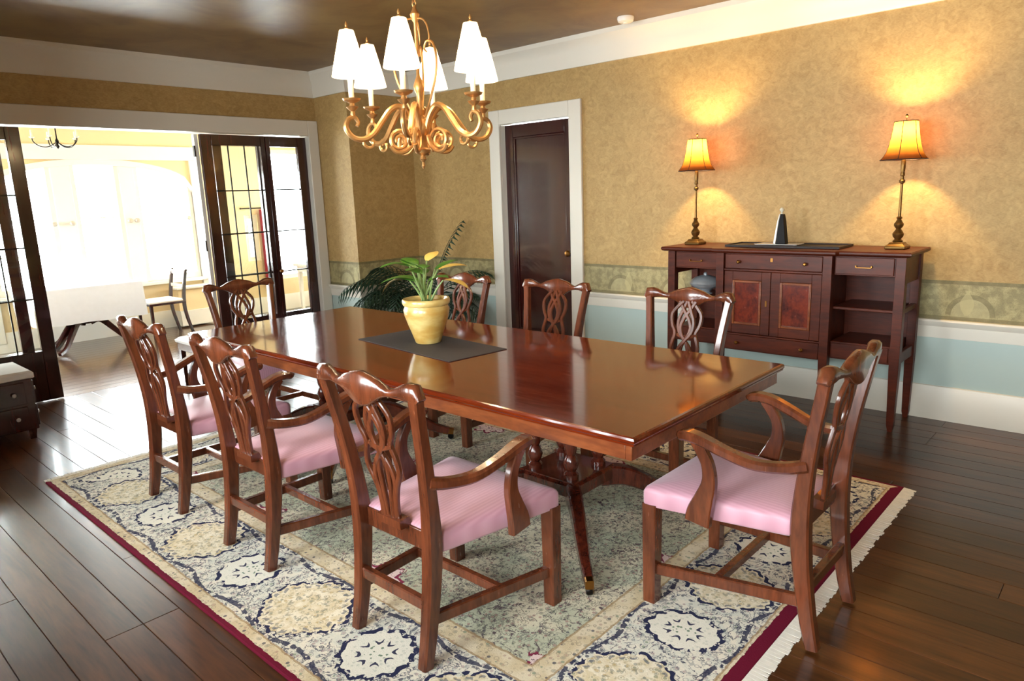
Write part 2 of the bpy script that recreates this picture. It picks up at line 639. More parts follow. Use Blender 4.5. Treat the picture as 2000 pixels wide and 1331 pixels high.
def lay(mesh, x, y):
    o = bpy.data.objects.new('floorboard', mesh); o.location = (x, y, 0); COL.objects.link(o); o.parent = fl


pm = {}
rows = int((XR + .1 - XN) / PW) + 1
random.seed(3)
for i in range(rows):
    x = XN + PW * (i + .5)
    y = YN
    first = random.choice((1.2, 1.8, 2.4))
    while y < YL + .07 - .02:
        l = first if y == YN else 2.4
        l = min(l, YL + .07 - y)
        if YL + .07 - (y + l) < .5: l = YL + .07 - y
        k = round(l, 3)
        if k not in pm: pm[k] = plank_mesh(PW, k, 'floor', 'floorboard')
        lay(pm[k], x, y + l / 2)
        y += l
rows2 = int((YF - YL - .07) / PW) + 1
for i in range(rows2):
    y = YL + .07 + PW * (i + .5)
    x = FX0
    first = random.choice((1.4, 2.0, 2.8))
    while x < FX1 - .02:
        l = first if x == FX0 else 2.9
        l = min(l, FX1 - x)
        if FX1 - (x + l) < .5: l = FX1 - x
        k = ('b', round(l, 3))
        if k not in pm:
            pm[k] = MB().rects([(l / 2 - .0008, PW / 2 - .0008, -.02), (l / 2 - .0008, PW / 2 - .0008, -.0016), (l / 2 - .0024, PW / 2 - .0024, 0)]).mesh('floorboard', 'floor2', False)
        lay(pm[k], x + l / 2, y)
        x += l

# ------------------------------------------------------------------ dining room shell
T = .15
OP0, OP1, OPZ = .57, 4.21, 2.215           # wide opening
DY0, DY1, DZ = 3.955, 4.79, 2.205          # single door in the right wall
struct('ceiling', MB().box(XN - T, YN - T, ZC, XR + T, YL + T, ZC + .1), 'ceiling', 'bronze-brown glazed ceiling above the dining table', 'ceiling')
struct('wall_right', MB().box(XR, YN, 0, XR + T, DY0 - .013, ZC).box(XR, DY0 - .013, DZ + .013, XR + T, DY1 + .013, ZC).box(XR, DY1 + .013, 0, XR + T, YL + T, ZC), 'wall',
       'tan damask papered wall behind the sideboard', 'wall')
struct('wall_left', MB().box(XN - T, YL, 0, OP0 - .013, YL + T, ZC).box(OP0 - .013, YL, OPZ + .013, OP1 + .013, YL + T, ZC).box(OP1 + .013, YL, 0, XR, YL + T, ZC), 'wall',
       'papered wall with the wide opening to the bright room', 'wall')
struct('wall_corner', MB().box(CX, CY, 0, XR, YL, ZC), 'wall', 'boxed-out papered corner behind the palm', 'wall')


def wall_with_windows(name, axis, pos, thick, lo, hi, zt, wins, m, label):
    """axis 'x': wall in a plane x = pos running along y; 'y': plane y = pos running along x"""
    mb = MB()
    def bx(a, b, z0, z1):
        if b - a < 1e-4 or z1 - z0 < 1e-4: return
        if axis == 'x': mb.box(pos, a, z0, pos + thick, b, z1)
        else: mb.box(a, pos, z0, b, pos + thick, z1)
    cur = lo
    for a, b, z0, z1 in sorted(wins):
        bx(cur, a, 0, zt); bx(a, b, 0, z0); bx(a, b, z1, zt); cur = b
    bx(cur, hi, 0, zt)
    return struct(name, mb, m, label, 'wall')


wall_with_windows('wall_rear', 'y', YN, -T, XN - T, XR + T, ZC, [], 'wall', 'plain papered wall behind the viewpoint')
wall_with_windows('wall_near', 'x', XN, -T, YN - T, YL + T, ZC, [(a, b, WZ0, WZ1) for a, b in SIDE_WINS], 'wall', 'papered side wall with windows beside the viewpoint')

WN = [0]


def sash_window(axis, pos, a, b, z0, z1, cols, rws, label, m='white', fwd=.05, knob=False):
    WN[0] += 1
    r = thing('window_%d' % WN[0], label=label, category='window', kind='structure')
    def bx(mb, u0, u1, w0, w1, d0, d1):
        if axis == 'x': return mb.box(pos + d0, u0, w0, pos + d1, u1, w1)
        return mb.box(u0, pos + d0, w0, u1, pos + d1, w1)
    f = .06
    mb = MB()
    for u0, u1, w0, w1 in ((a, b, z0, z0 + f), (a, b, z1 - f, z1), (a, a + f, z0 + f, z1 - f), (b - f, b, z0 + f, z1 - f)):
        bx(mb, u0, u1, w0, w1, 0, fwd)
    mb.build('window_frame', m, r)
    du = (b - a - 2 * f) / cols; dz = (z1 - z0 - 2 * f) / rws
    for i in range(1, cols):
        bx(MB(), a + f + du * i - .009, a + f + du * i + .009, z0 + f, z1 - f, .012, fwd - .012).build('muntin', m, r)
    for j in range(1, rws):
        bx(MB(), a + f, b - f, z0 + f + dz * j - .009, z0 + f + dz * j + .009, .013, fwd - .013).build('muntin', m, r)
    for i in range(cols):
        for j in range(rws):
            bx(MB(), a + f + du * i, a + f + du * (i + 1), z0 + f + dz * j, z0 + f + dz * (j + 1), fwd / 2 - .001, fwd / 2 + .001).build('pane', 'glass', r)
    return r


for (a, b), wl in zip(SIDE_WINS, ('nearest', 'middle', 'farthest')):
    sash_window('x', XN - .1, a, b, WZ0, WZ1, 2, 2, 'white sash window behind the viewpoint, %s of three in the side wall' % wl)

# ---- mouldings: profile in (offset from wall, z)
CROWN = [(0, ZC), (0, 2.600), (.018, 2.600), (.022, 2.625), (.03, 2.64), (.034, 2.70), (.05, 2.745), (.085, 2.79), (.10, 2.805), (.104, ZC)]
BASE = [(0, 0), (.022, 0), (.022, .19), (.016, .205), (.012, .222), (0, .226)]
RAIL = [(0, .543), (.012, .546), (.014, .62), (.03, .64), (.036, .655), (.03, .666), (0, .666)]
TRIMN = [0]


def moulding(name, prof, path, label, cat, m='white'):
    """path: list of ((x, y), (nx, ny)) corner points; offset vector per corner (mitred)"""
    loops = [[(p[0] + n[0] * o, p[1] + n[1] * o, z) for o, z in prof] for p, n in path]
    return struct(name, MB().loft(loops), m, label, cat, angle=25)


def trim(prof, path, label, cat):
    TRIMN[0] += 1
    return moulding('trim_%d' % TRIMN[0], prof, path, label, cat)


CASW = .155
c0, c1 = DY0 - CASW, DY1 + CASW - .03
trim(CROWN, [((XN, YL), (1, -1)), ((CX, YL), (-1, -1)), ((CX, CY), (-1, -1)), ((XR, CY), (-1, -1)), ((XR, YN), (-1, 1))],
     'wide white crown moulding stepping around the corner', 'crown moulding')
trim(CROWN, [((XR, YN), (-1, 1)), ((XN, YN), (1, 1)), ((XN, YL), (1, -1))], 'white crown moulding over the windows behind the viewpoint', 'crown moulding')
trim(RAIL, [((XR, CY), (-1, -1)), ((XR, c1), (-1, 0))], 'short white chair rail between palm corner and dark door', 'chair rail')
trim(RAIL, [((XR, c0), (-1, 0)), ((XR, YN), (-1, 1))], 'long white chair rail behind the sideboard', 'chair rail')
trim(RAIL, [((CX, YL), (-1, 0)), ((CX, CY), (-1, -1)), ((XR, CY), (-1, -1))], 'white chair rail wrapping the boxed-out corner', 'chair rail')
moulding('baseboard_right', BASE, [((XR, c0), (-1, 0)), ((XR, YN), (-1, 1))], 'tall white baseboard below the sideboard wall', 'baseboard')
moulding('baseboard_door', BASE, [((XR, CY), (-1, -1)), ((XR, c1), (-1, 0))], 'white baseboard between palm corner and dark door', 'baseboard')
moulding('baseboard_corner', BASE, [((CX, YL), (-1, 0)), ((CX, CY), (-1, -1)), ((XR, CY), (-1, -1))], 'white baseboard around the boxed-out corner', 'baseboard')
moulding('baseboard_left', BASE, [((XN, YL), (1, -1)), ((OP0 - .12, YL), (0, -1))], 'white baseboard left of the wide opening', 'baseboard')


def casing(label, axis, pos, a, b, zt, w, th, top=None):
    TRIMN[0] += 1
    top = top or w
    r = thing('trim_%d' % TRIMN[0], label=label, category='door casing', kind='structure')
    def bx(u0, u1, z0, z1):
        mb = MB()
        if axis == 'x': mb.box(pos - th, u0, z0, pos, u1, z1)
        else: mb.box(u0, pos - th, z0, u1, pos, z1)
        return mb
    bx(a - w, a, 0, zt + top).build('casing_side', 'white', r, .006)
    bx(b, b + w, 0, zt + top).build('casing_side', 'white', r, .006)
    bx(a, b, zt, zt + top).build('casing_head', 'white', r, .006)
    # jamb lining
    if axis == 'x':
        MB().box(pos, a - .012, 0, pos + T, a, zt).build('jamb', 'white', r)
        MB().box(pos, b, 0, pos + T, b + .012, zt).build('jamb', 'white', r)
        MB().box(pos, a, zt, pos + T, b, zt + .012).build('jamb', 'white', r)
    else:
        MB().box(a - .012, pos, 0, a, pos + T, zt).build('jamb', 'white', r)
        MB().box(b, pos, 0, b + .012, pos + T, zt).build('jamb', 'white', r)
        MB().box(a, pos, zt, b, pos + T, zt + .012).build('jamb', 'white', r)
    return r


casing('flat white casing around the dark single door', 'x', XR, DY0, DY1, DZ, CASW - .02, .028)
casing('flat white casing framing the wide opening', 'y', YL, OP0, OP1, OPZ, .115, .028, .155)

# dark single door
d1 = thing('door_1', (XR + .05, DY0, 0), label='closed dark mahogany panelled door between palm and sideboard', category='door', kind='structure')
w = DY1 - DY0
st, tr, br = .105, .12, .22
MB().box(0, .004, .006, .045, st, DZ - .006).build('stile', 'door', d1, .004)
MB().box(0, w - st, .006, .045, w - .004, DZ - .006).build('stile', 'door', d1, .004)
MB().box(0, st, DZ - tr, .045, w - st, DZ - .006).build('rail', 'door', d1, .004)
MB().box(0, st, .006, .045, w - st, br).build('rail', 'door', d1, .004)
MB().box(.018, st, br, .030, w - st, DZ - tr).build('panel', 'door', d1)
for y0, y1, z0, z1 in ((st, st + .02, br, DZ - tr), (w - st - .02, w - st, br, DZ - tr), (st + .02, w - st - .02, br, br + .02), (st + .02, w - st - .02, DZ - tr - .02, DZ - tr)):
    MB().box(.006, y0, z0, .02, y1, z1).build('panel_moulding', 'door', d1, .004)
MB().lathe([(.012, 0), (.012, .02), (.026, .035), (.03, .05), (.02, .062), (0.004, .066)], 14).build('knob', 'brass', d1, label='brass door knob', loc=(0, .06, 1.0)).rotation_euler = (0, -pi / 2, 0)

# ---- French doors
ROWS = [.425, .853, 1.267, 1.682, 2.105]


def leaf(root, x0, x1, y, sl, sr, cols, m='door', panes=True):
    z0, z1 = .01, OPZ - .01
    th = .045
    MB().box(x0, y, z0, x0 + sl, y + th, z1).build('stile', m, root, .004)
    MB().box(x1 - sr, y, z0, x1, y + th, z1).build('stile', m, root, .004)
    MB().box(x0 + sl, y, z0, x1 - sr, y + th, ROWS[0]).build('bottom_rail', m, root, .004)
    MB().box(x0 + sl, y, ROWS[-1], x1 - sr, y + th, z1).build('top_rail', m, root, .004)
    a, b = x0 + sl, x1 - sr
    for z in ROWS[1:-1]:
        MB().box(a, y + .016, z - .006, b, y + .03, z + .006).build('muntin', 'lead', root)
    for i in range(1, cols):
        xx = a + (b - a) * i / cols
        MB().box(xx - .005, y + .017, ROWS[0], xx + .005, y + .029, ROWS[-1]).build('muntin', 'lead', root)
    if panes:
        for i in range(cols):
            for j in range(4):
                MB().box(a + (b - a) * i / cols, y + .022, ROWS[j], a + (b - a) * (i + 1) / cols, y + .024, ROWS[j + 1]).build('pane', 'glass', root)


YD = YL + .035
d2 = thing('door_2', label='folded dark French doors at the right of the wide opening', category='door', kind='structure')
leaf(d2, 3.10, 3.745, YD, .10, .047, 3)
leaf(d2, 3.750, OP1 - .005, YD, .047, .10, 1)
leaf(d2, 3.235, 3.74, YD + .06, .085, .05, 1)
MB().box(3.062, YD + .05, .01, 3.098, YD + .10, OPZ - .01).build('edge_strip', 'white2', d2, .003, label='white painted folded door edge')
for z in (2.05, 1.17, .3):
    MB().box(3.052, YD + .045, z - .05, 3.063, YD + .075, z + .05).build('hinge', 'iron', d2, label='dark hinge')
MB().lathe([(.01, 0), (.01, .02), (.02, .03), (.022, .04), (.012, .05), (.003, .052)], 12).build('knob', 'brass', d2, loc=(3.772, YD, .86), label='small brass knob').rotation_euler = (pi / 2, 0, 0)
d3 = thing('door_3', label='folded dark French doors at the left edge', category='door', kind='structure')
leaf(d3, 1.025, 1.67, YD, .047, .10, 3)
leaf(d3, OP0 + .005, 1.020, YD, .10, .047, 1)
leaf(d3, 1.03, 1.535, YD + .06, .05, .085, 1)

# ------------------------------------------------------------------ adjoining room shell
struct('ceiling_far', MB().box(FX0 - T, YL + T, ZF, FX1 + T, YF + T, ZF + .1), 'far_ceiling', 'pale cream ceiling of the bright adjoining room', 'ceiling')
wall_with_windows('wall_far_left', 'x', FX0, -T, YL + T, YF + T, ZF, [END_FILL_WIN], 'cream', 'cream end wall of the adjoining room, left')
wall_with_windows('wall_far_right', 'x', FX1, T, YL + T, YF + T, ZF, [END_FILL_WIN], 'cream', 'cream end wall of the adjoining room, right')
sash_window('x', FX0 - .09, *END_FILL_WIN, 3, 3, 'unseen white end window added to brighten the far room, left side', 'white2')  # out-of-view windows added at both ends for extra daylight
sash_window('x', FX1 + .04, *END_FILL_WIN, 3, 3, 'unseen white end window added to brighten the far room, right side', 'white2')
struct('wall_far_front', MB().box(XR, YL, 0, FX1, YL + T, ZF).box(FX0, YL, 0, XN - T, YL + T, ZF), 'cream', 'cream wall backing onto the dining room', 'wall')
# far wall with an arched window bay
mbw = MB()
A0, A1 = ARCH_C - ARCH_HW, ARCH_C + ARCH_HW


def arch_z(x):
    t = (x - ARCH_C) / ARCH_HW
    return ARCH_ZS + ARCH_RISE * sqrt(max(0, 1 - t * t)) ** 1.0 if abs(t) < 1 else ARCH_ZS


cur = FX0
wins = sorted([(A0, A1, ARCH_Z0, None)] + FAR_WINS)
for a, b, z0, z1 in wins:
    mbw.box(cur, YF, 0, a, YF + T, ZF)
    mbw.box(a, YF, 0, b, YF + T, z0)
    if z1: mbw.box(a, YF, z1, b, YF + T, ZF)
    else:
        n = 24
        for i in range(n):
            xa, xb = a + (b - a) * i / n, a + (b - a) * (i + 1) / n
            za, zb = arch_z(xa), arch_z(xb)
            mbw.add([(xa, YF, za), (xb, YF, zb), (xb, YF, ZF), (xa, YF, ZF), (xa, YF + T, za), (xb, YF + T, zb), (xb, YF + T, ZF), (xa, YF + T, ZF)],
                    [(0, 1, 2, 3), (7, 6, 5, 4), (0, 4, 5, 1), (3, 2, 6, 7)])
    cur = b
mbw.box(cur, YF, 0, FX1, YF + T, ZF)
struct('wall_far', mbw, 'cream', 'cream window wall of the adjoining room', 'wall')
for (a, b, z0, z1), wl in zip(FAR_WINS, ('tall white window at the left end of the far wall', 'tall white window left of the arched bay, behind the left French door',
                                        'tall white window seen through the narrow French door leaf', 'small white window beside the crimson curtain')):
    sash_window('y', YF + .03, a, b, z0, z1, 2 if b - a > .5 else 1, 3 if z1 - z0 > 1 else 2, wl, 'white2')
# arched bay: casing, posts, casements
WN[0] += 1
wb = thing('window_%d' % WN[0], label='white arched bay of three overexposed casement windows', category='window', kind='structure')
loops = []
n = 28
for i in range(n + 1):
    x = A0 + (A1 - A0) * i / n
    z = arch_z(x)
    loops.append([(x, YF - .03, z), (x, YF + .1, z), (x, YF + .1, z - .07), (x, YF - .03, z - .07)])
MB().loft(loops).build('arch_casing', 'white2', wb)
MB().box(A0 - .13, YF - .03, .10, A0, YF + .02, 2.13).build('casing_side', 'white2', wb, .005)
MB().box(A1, YF - .03, .10, A1 + .13, YF + .02, 2.13).build('casing_side', 'white2', wb, .005)
MB().box(A0 - .13, YF - .035, 2.13, A1 + .13, YF - .001, 2.30).build('head_band', 'white2', wb, .005)
MB().box(A0 - .1, YF - .08, ARCH_Z0 - .04, A1 + .1, YF + .02, ARCH_Z0).build('sill', 'white2', wb, .006)
edges = [A0, 2.60, 2.80, 3.33, 3.50, A1]
for a, b in ((2.60, 2.80), (3.33, 3.50)):
    MB().box(a, YF - .01, ARCH_Z0, b, YF + .07, 2.10).build('post', 'white2', wb, .006)
for a, b in ((A0, 2.60), (2.80, 3.33), (3.50, A1)):
    f = .05
    ztop = min(arch_z(a + .02), arch_z(b - .02))
    MB().box(a, YF + .01, ARCH_Z0, a + f, YF + .05, arch_z(a + .01) if a > A0 else ztop).build('casement_stile', 'white2', wb)
    MB().box(b - f, YF + .01, ARCH_Z0, b, YF + .05, arch_z(b - .01) if b < A1 else ztop).build('casement_stile', 'white2', wb)
    MB().box(a + f, YF + .01, ARCH_Z0, b - f, YF + .05, ARCH_Z0 + .07).build('casement_rail', 'white2', wb)
    for z in (1.05, 1.45):
        MB().box(a + f, YF + .02, z - .008, b - f, YF + .04, z + .008).build('muntin', 'white2', wb)
    zs = [ARCH_Z0 + .07, 1.05, 1.45]
    for z0, z1 in zip(zs[:-1], zs[1:]):
        MB().box(a + f, YF + .029, z0, b - f, YF + .031, z1).build('pane', 'glass', wb)
    m = 10
    mbp = MB()
    lo = [(a + f + (b - a - 2 * f) * i / m) for i in range(m + 1)]
    mbp.extrude([(a + f, 1.45), (b - f, 1.45)] + [(x, arch_z(x) - .06) for x in reversed(lo)], 'y', YF + .029, YF + .031).build('pane', 'glass', wb)
for x in (2.55, 2.74, 3.375, 3.46, 4.10):
    MB().lathe([(.012, 0), (.012, .02), (.028, .03), (.03, .045), (.018, .058), (.003, .06)], 12).build('knob', 'pewter', wb, loc=(x, YF - .03 + .02, 1.40), label='small grey window knob').rotation_euler = (pi / 2, 0, 0)
moulding('baseboard_far', [(o, z) for o, z in BASE], [((FX0, YF), (1, -1)), ((FX1, YF), (-1, -1))], 'white baseboard under the far windows', 'baseboard', 'white2')

# ------------------------------------------------------------------ rug
RCX, RCY = .99 + RW / 2, .83 + RL / 2
rug = thing('area_rug', (RCX, RCY, 0), label='large ivory and navy Persian rug with maroon edge under the table', category='rug')
MB().rects([(RW / 2, RL / 2, .0), (RW / 2, RL / 2, .006), (RW / 2 - .004, RL / 2 - .004, .010)]).build('pile', 'rug', rug)
for sgn in (-1, 1):
    mb = MB(); random.seed(20 + sgn)
    nn = 150
    for i in range(nn):
        x = -RW / 2 + RW * (i + .5) / nn
        l = .056 + random.uniform(-.005, .005); dx = random.uniform(-.004, .004); wd = RW / nn * .49
        y0, y1 = sgn * RL / 2, sgn * (RL / 2 + l)
        mb.add([(x - wd, y0, .001), (x + wd, y0, .001), (x + wd * .8 + dx, y1, .0005), (x - wd * .8 + dx, y1, .0005),
                (x - wd, y0, .007), (x + wd, y0, .007), (x + wd * .8 + dx, y1, .003), (x - wd * .8 + dx, y1, .003)],
               [(4, 5, 6, 7), (0, 4, 7, 3), (1, 2, 6, 5), (2, 3, 7, 6)])
    mb.build('fringe', 'fringe', rug, label='ivory knotted fringe', kind='stuff', smooth=False)

# ------------------------------------------------------------------ dining table
TX0, TX1, TY0, TY1, TZ = 1.85, 3.088, 1.185, 4.50, .763
tcx, tcy = (TX0 + TX1) / 2, (TY0 + TY1) / 2
hx, hy = (TX1 - TX0) / 2, (TY1 - TY0) / 2
table = thing('dining_table', (tcx, tcy, 0), label='long polished mahogany dining table on two turned pedestals', category='table')
MB().rects([(hx - .014, hy - .014, TZ - .036), (hx - .004, hy - .004, TZ - .030), (hx - .004, hy - .004, TZ - .024), (hx, hy, TZ - .018),
            (hx, hy, TZ - .010), (hx - .003, hy - .003, TZ - .003), (hx - .010, hy - .010, TZ)]).build('tabletop', 'table', table, angle=20)
ap = .022
for x0, y0, x1, y1 in ((-hx + ap, -hy + ap, hx - ap, -hy + ap + .025), (-hx + ap, hy - ap - .025, hx - ap, hy - ap),
                       (-hx + ap, -hy + ap + .025, -hx + ap + .025, hy - ap - .025), (hx - ap - .025, -hy + ap + .025, hx - ap, hy - ap - .025)):
    MB().box(x0, y0, TZ - .090, x1, y1, TZ - .036).build('apron', 'inlay', table, .003)
for py in (1.95, 3.72):
    dy = py - tcy
    MB().rects([(.26, .26, .60), (.28, .28, .615), (.28, .28, .64), (.24, .24, .66), (.24, .24, TZ - .037)], 0, dy).build('top_block', 'table_leg', table)
    MB().rects([(.15, .15, .215), (.17, .17, .225), (.17, .17, .275), (.155, .155, .285), (.155, .155, .29)], 0, dy).build('platform', 'table_leg', table)
    for sx in (-1, 1):
        for sy in (-1, 1):
            MB().lathe([(.034, 0), (.034, .02), (.022, .035), (.03, .05), (.036, .07), (.028, .095), (.019, .11), (.026, .125), (.031, .16),
                        (.028, .20), (.021, .23), (.017, .245), (.027, .258), (.017, .27), (.03, .285), (.03, .312)], 16,
                       (sx * .105, dy + sy * .105, .289)).build('column', 'table_leg', table)
            k = .7071
            pts = []
            for r, z, ww, tt in ((.16, .235, .062, .10), (.26, .232, .062, .09), (.37, .19, .056, .076), (.47, .135, .05, .064), (.56, .09, .042, .052), (.635, .068, .036, .042)):
                pts.append((sx * k * r, dy + sy * k * r, z, ww, tt))
            lg = MB().sweep(pts, (-sy * k, sx * k, 0), 5).build('leg', 'table_leg', table)
            cxx, cyy = sx * k * .645, dy + sy * k * .645
            cap = MB().sweep([(sx * k * .60, dy + sy * k * .60, .072, .036, .044), (sx * k * .665, dy + sy * k * .665, .062, .034, .040)], (-sy * k, sx * k, 0), 1).build('caster_cap', 'brass', lg, label='brass caster cap')
            MB().lathe([(.006, -.012), (.017, -.012), (.02, -.006), (.02, .006), (.017, .012), (.006, .012)], 14).build('caster_wheel', 'iron', lg, loc=(cxx, cyy, .031)).rotation_euler = (pi / 2, 0, math.atan2(sy, sx))

# ------------------------------------------------------------------ dining chairs
def make_chair(arms):
    c = thing('dining_armchair' if arms else 'dining_chair')
    # seat
    def trap(z, ins, xb=-.222, xf=.312, wb=.205, wf=.298):
        xb, xf, wb, wf = xb + ins, xf - ins, wb - ins, wf - ins
        r = max(.006, .03 - ins * .1)
        pts = []
        cs = [(xb, -wb), (xf, -wf), (xf, wf), (xb, wb)]
        for i in range(4):
            p = Vector((*cs[i], 0)); a = Vector((*cs[i - 1], 0)); b = Vector((*cs[(i + 1) % 4], 0))
            pa = p + (a - p).normalized() * r; pb = p + (b - p).normalized() * r
            for t in (0, .33, .67, 1):
                q = pa * (1 - t) ** 2 + p * 2 * t * (1 - t) + pb * t * t
                pts.append((q.x, q.y, z))
        return pts
    MB().loft([trap(.392, .004), trap(.40, 0), trap(.446, 0), trap(.459, .006), trap(.467, .02), trap(.475, .06), trap(.480, .12), trap(.482, .19)]).build('seat', 'pink', c, angle=60)
    MB().box(-.226, -.19, .385, -.212, .19, .455).build('seat_rail', 'chair', c, .003)
    MB().loft([[(-.262, -.065, .45), (-.208, -.065, .45), (-.208, .065, .45), (-.262, .065, .45)],
               [(-.262, -.062, .478), (-.222, -.062, .485), (-.222, .062, .485), (-.262, .062, .478)]]).build('splat_shoe', 'chair', c)
    for s in (-1, 1):
        MB().sweep([(-.292, s * .186, .0, .040, .044), (-.268, s * .186, .12, .044, .050), (-.246, s * .188, .28, .047, .057), (-.236, s * .192, .43, .047, .062),
                    (-.244, s * .200, .58, .042, .052), (-.266, s * .214, .74, .038, .044), (-.294, s * .232, .89, .037, .040), (-.308, s * .243, .965, .042, .040)],
                   (0, 1, 0), 5).clampz().build('back_post', 'chair', c)
        MB().sweep([(.283, s * .266, .0, .050, .050), (.283, s * .266, .2, .054, .054), (.283, s * .266, .40, .057, .057)], (0, 1, 0), 1, .15).build('leg', 'chair', c)
        MB().sweep([(-.25, s * .187, .165, .028, .042), (.28, s * .264, .135, .028, .042)], (0, 1, 0), 1).build('stretcher', 'chair', c)
        if arms:
            MB().sweep([(-.252, s * .212, .655, .046, .040), (-.19, s * .232, .640, .042, .037), (-.10, s * .262, .640, .044, .036), (-.01, s * .284, .668, .048, .036),
                        (.07, s * .292, .696, .054, .036), (.125, s * .288, .703, .058, .036), (.158, s * .280, .696, .050, .032), (.168, s * .278, .690, .022, .016)],
                       (0, 1, 0), 5, .5).build('arm', 'chair', c)
            MB().sweep([(.085, s * .287, .388, .030, .094), (.078, s * .289, .43, .030, .088), (.058, s * .292, .49, .029, .068), (.042, s * .294, .55, .029, .050),
                        (.048, s * .294, .61, .029, .042), (.072, s * .292, .655, .030, .040), (.095, s * .290, .69, .032, .044)], (0, 1, 0), 5).build('arm_support', 'chair', c)
    MB().sweep([(-.258, -.18, .215, .028, .042), (-.258, .18, .215, .028, .042)], (1, 0, 0), 1).build('stretcher', 'chair', c)
    MB().sweep([(.04, -.226, .15, .028, .036), (.04, .226, .15, .028, .036)], (1, 0, 0), 1).build('stretcher', 'chair', c)
    # serpentine crest rail with three humps
    pts = []
    for i in range(25):
        t = -1 + 2 * i / 24
        y = t * .262
        top = .985 + .022 * math.exp(-(t / .30) ** 2) + .012 * math.exp(-((abs(t) - .88) / .16) ** 2) - .02 * math.exp(-((abs(t) - .52) / .16) ** 2)
        if abs(t) > .93: top -= (abs(t) - .93) * .55
        bot = .936 - .045 * math.exp(-(t / .26) ** 2) + .012 * math.exp(-((abs(t) - .62) / .22) ** 2) - .004 * abs(t)
        x = -.318 + .022 * (t * t) - .006
        pts.append((x, y, (top + bot) / 2, top - bot, .034 + .010 * math.exp(-((abs(t) - .9) / .12) ** 2)))
    MB().sweep(pts, (0, 0, 1), 1, .5).build('crest_rail', 'chair', c, angle=50)
    # pierced splat of interlaced ribbons
    def bx(z):
        t = (z - .47) / .48
        return -.246 - .066 * t ** 1.4
    rib = [
        [(.022, .93), (.060, .895), (.086, .855), (.080, .80), (.060, .755), (.075, .70), (.078, .655), (.052, .60), (.036, .54), (.034, .478)],
        [(.048, .93), (.020, .885), (-.012, .84), (-.030, .79), (-.016, .74), (.012, .70), (.024, .65), (.020, .58), (.012, .478)],
        [(.006, .93), (.030, .87), (.048, .82), (.040, .765), (.006, .72), (-.03, .675), (-.046, .62), (-.034, .56), (-.022, .478)],
    ]
    for s in (-1, 1):
        for i, r in enumerate(rib):
            off = .004 * (i - 1) * s
            MB().sweep([(bx(z) + off, s * y, z, .019, .016) for y, z in r], (0, 1, 0), 4, .4).build('splat_ribbon', 'chair', c)
    MB().sweep([(bx(.745), -.07, .75, .012, .012), (bx(.745) - .004, 0, .735, .02, .012), (bx(.745), .07, .75, .012, .012)], (0, 0, 1), 4).build('splat_bar', 'chair', c)
    return c


ZR = .010
G1 = 'carved mahogany dining chairs around the table'
arm0 = make_chair(True)
arm0.location = (1.605, 1.84, ZR)
tag(arm0, 'pink-seated mahogany armchair nearest the viewer, back turned to us', 'chair', G1)
dup(arm0, (1.605, 2.85, ZR), 0, label='pink-seated mahogany armchair, middle of the three with backs to us')
dup(arm0, (1.612, 3.735, ZR), 0, label='pink-seated mahogany armchair nearest the French doors, back to us')
dup(arm0, (2.405, 1.007, ZR), pi / 2, label='pink-seated mahogany armchair at the right head of the table')
side0 = make_chair(False)
side0.location = (3.175, 1.88, ZR); side0.rotation_euler = (0, 0, pi)
tag(side0, 'mahogany chair across the table in front of the sideboard', 'chair', G1)
dup(side0, (3.175, 2.81, ZR), pi, label='mahogany chair across the table in front of the dark single door')
dup(side0, (3.175, 3.66, ZR), pi, label='mahogany chair across the table behind the yellow flowerpot')
dup(side0, (2.44, 4.625, ZR), -pi / 2, label='mahogany chair at the far head of the table by the French doors')

# ------------------------------------------------------------------ things on the table
mr = .10
matt = MB().rects([(.185, .435, 0), (.187, .437, .002), (.185, .435, .004)]).build('placemat', 'mat', None, label='dark slate-grey runner mat under the yellow flowerpot', category='placemat', loc=(2.475, 2.90, TZ))
matt.rotation_euler = (0, 0, radians(-6))
potz = TZ + .0045
lily = thing('potted_lily', (2.50, 2.93, potz), label='broad-leaved green and yellow plant in a glazed yellow pot on the table', category='plant')
MB().lathe([(.066, 0), (.070, .004), (.082, .04), (.104, .10), (.122, .155), (.127, .185), (.120, .200), (.118, .208), (.126, .212), (.131, .222), (.131, .240), (.126, .246), (.118, .244), (.112, .225), (.05, .215)], 36).build('pot', 'pot', lily, angle=50)
MB().lathe([(.112, .214), (.06, .220), (.005, .222)], 20).build('soil', 'soil', lily)


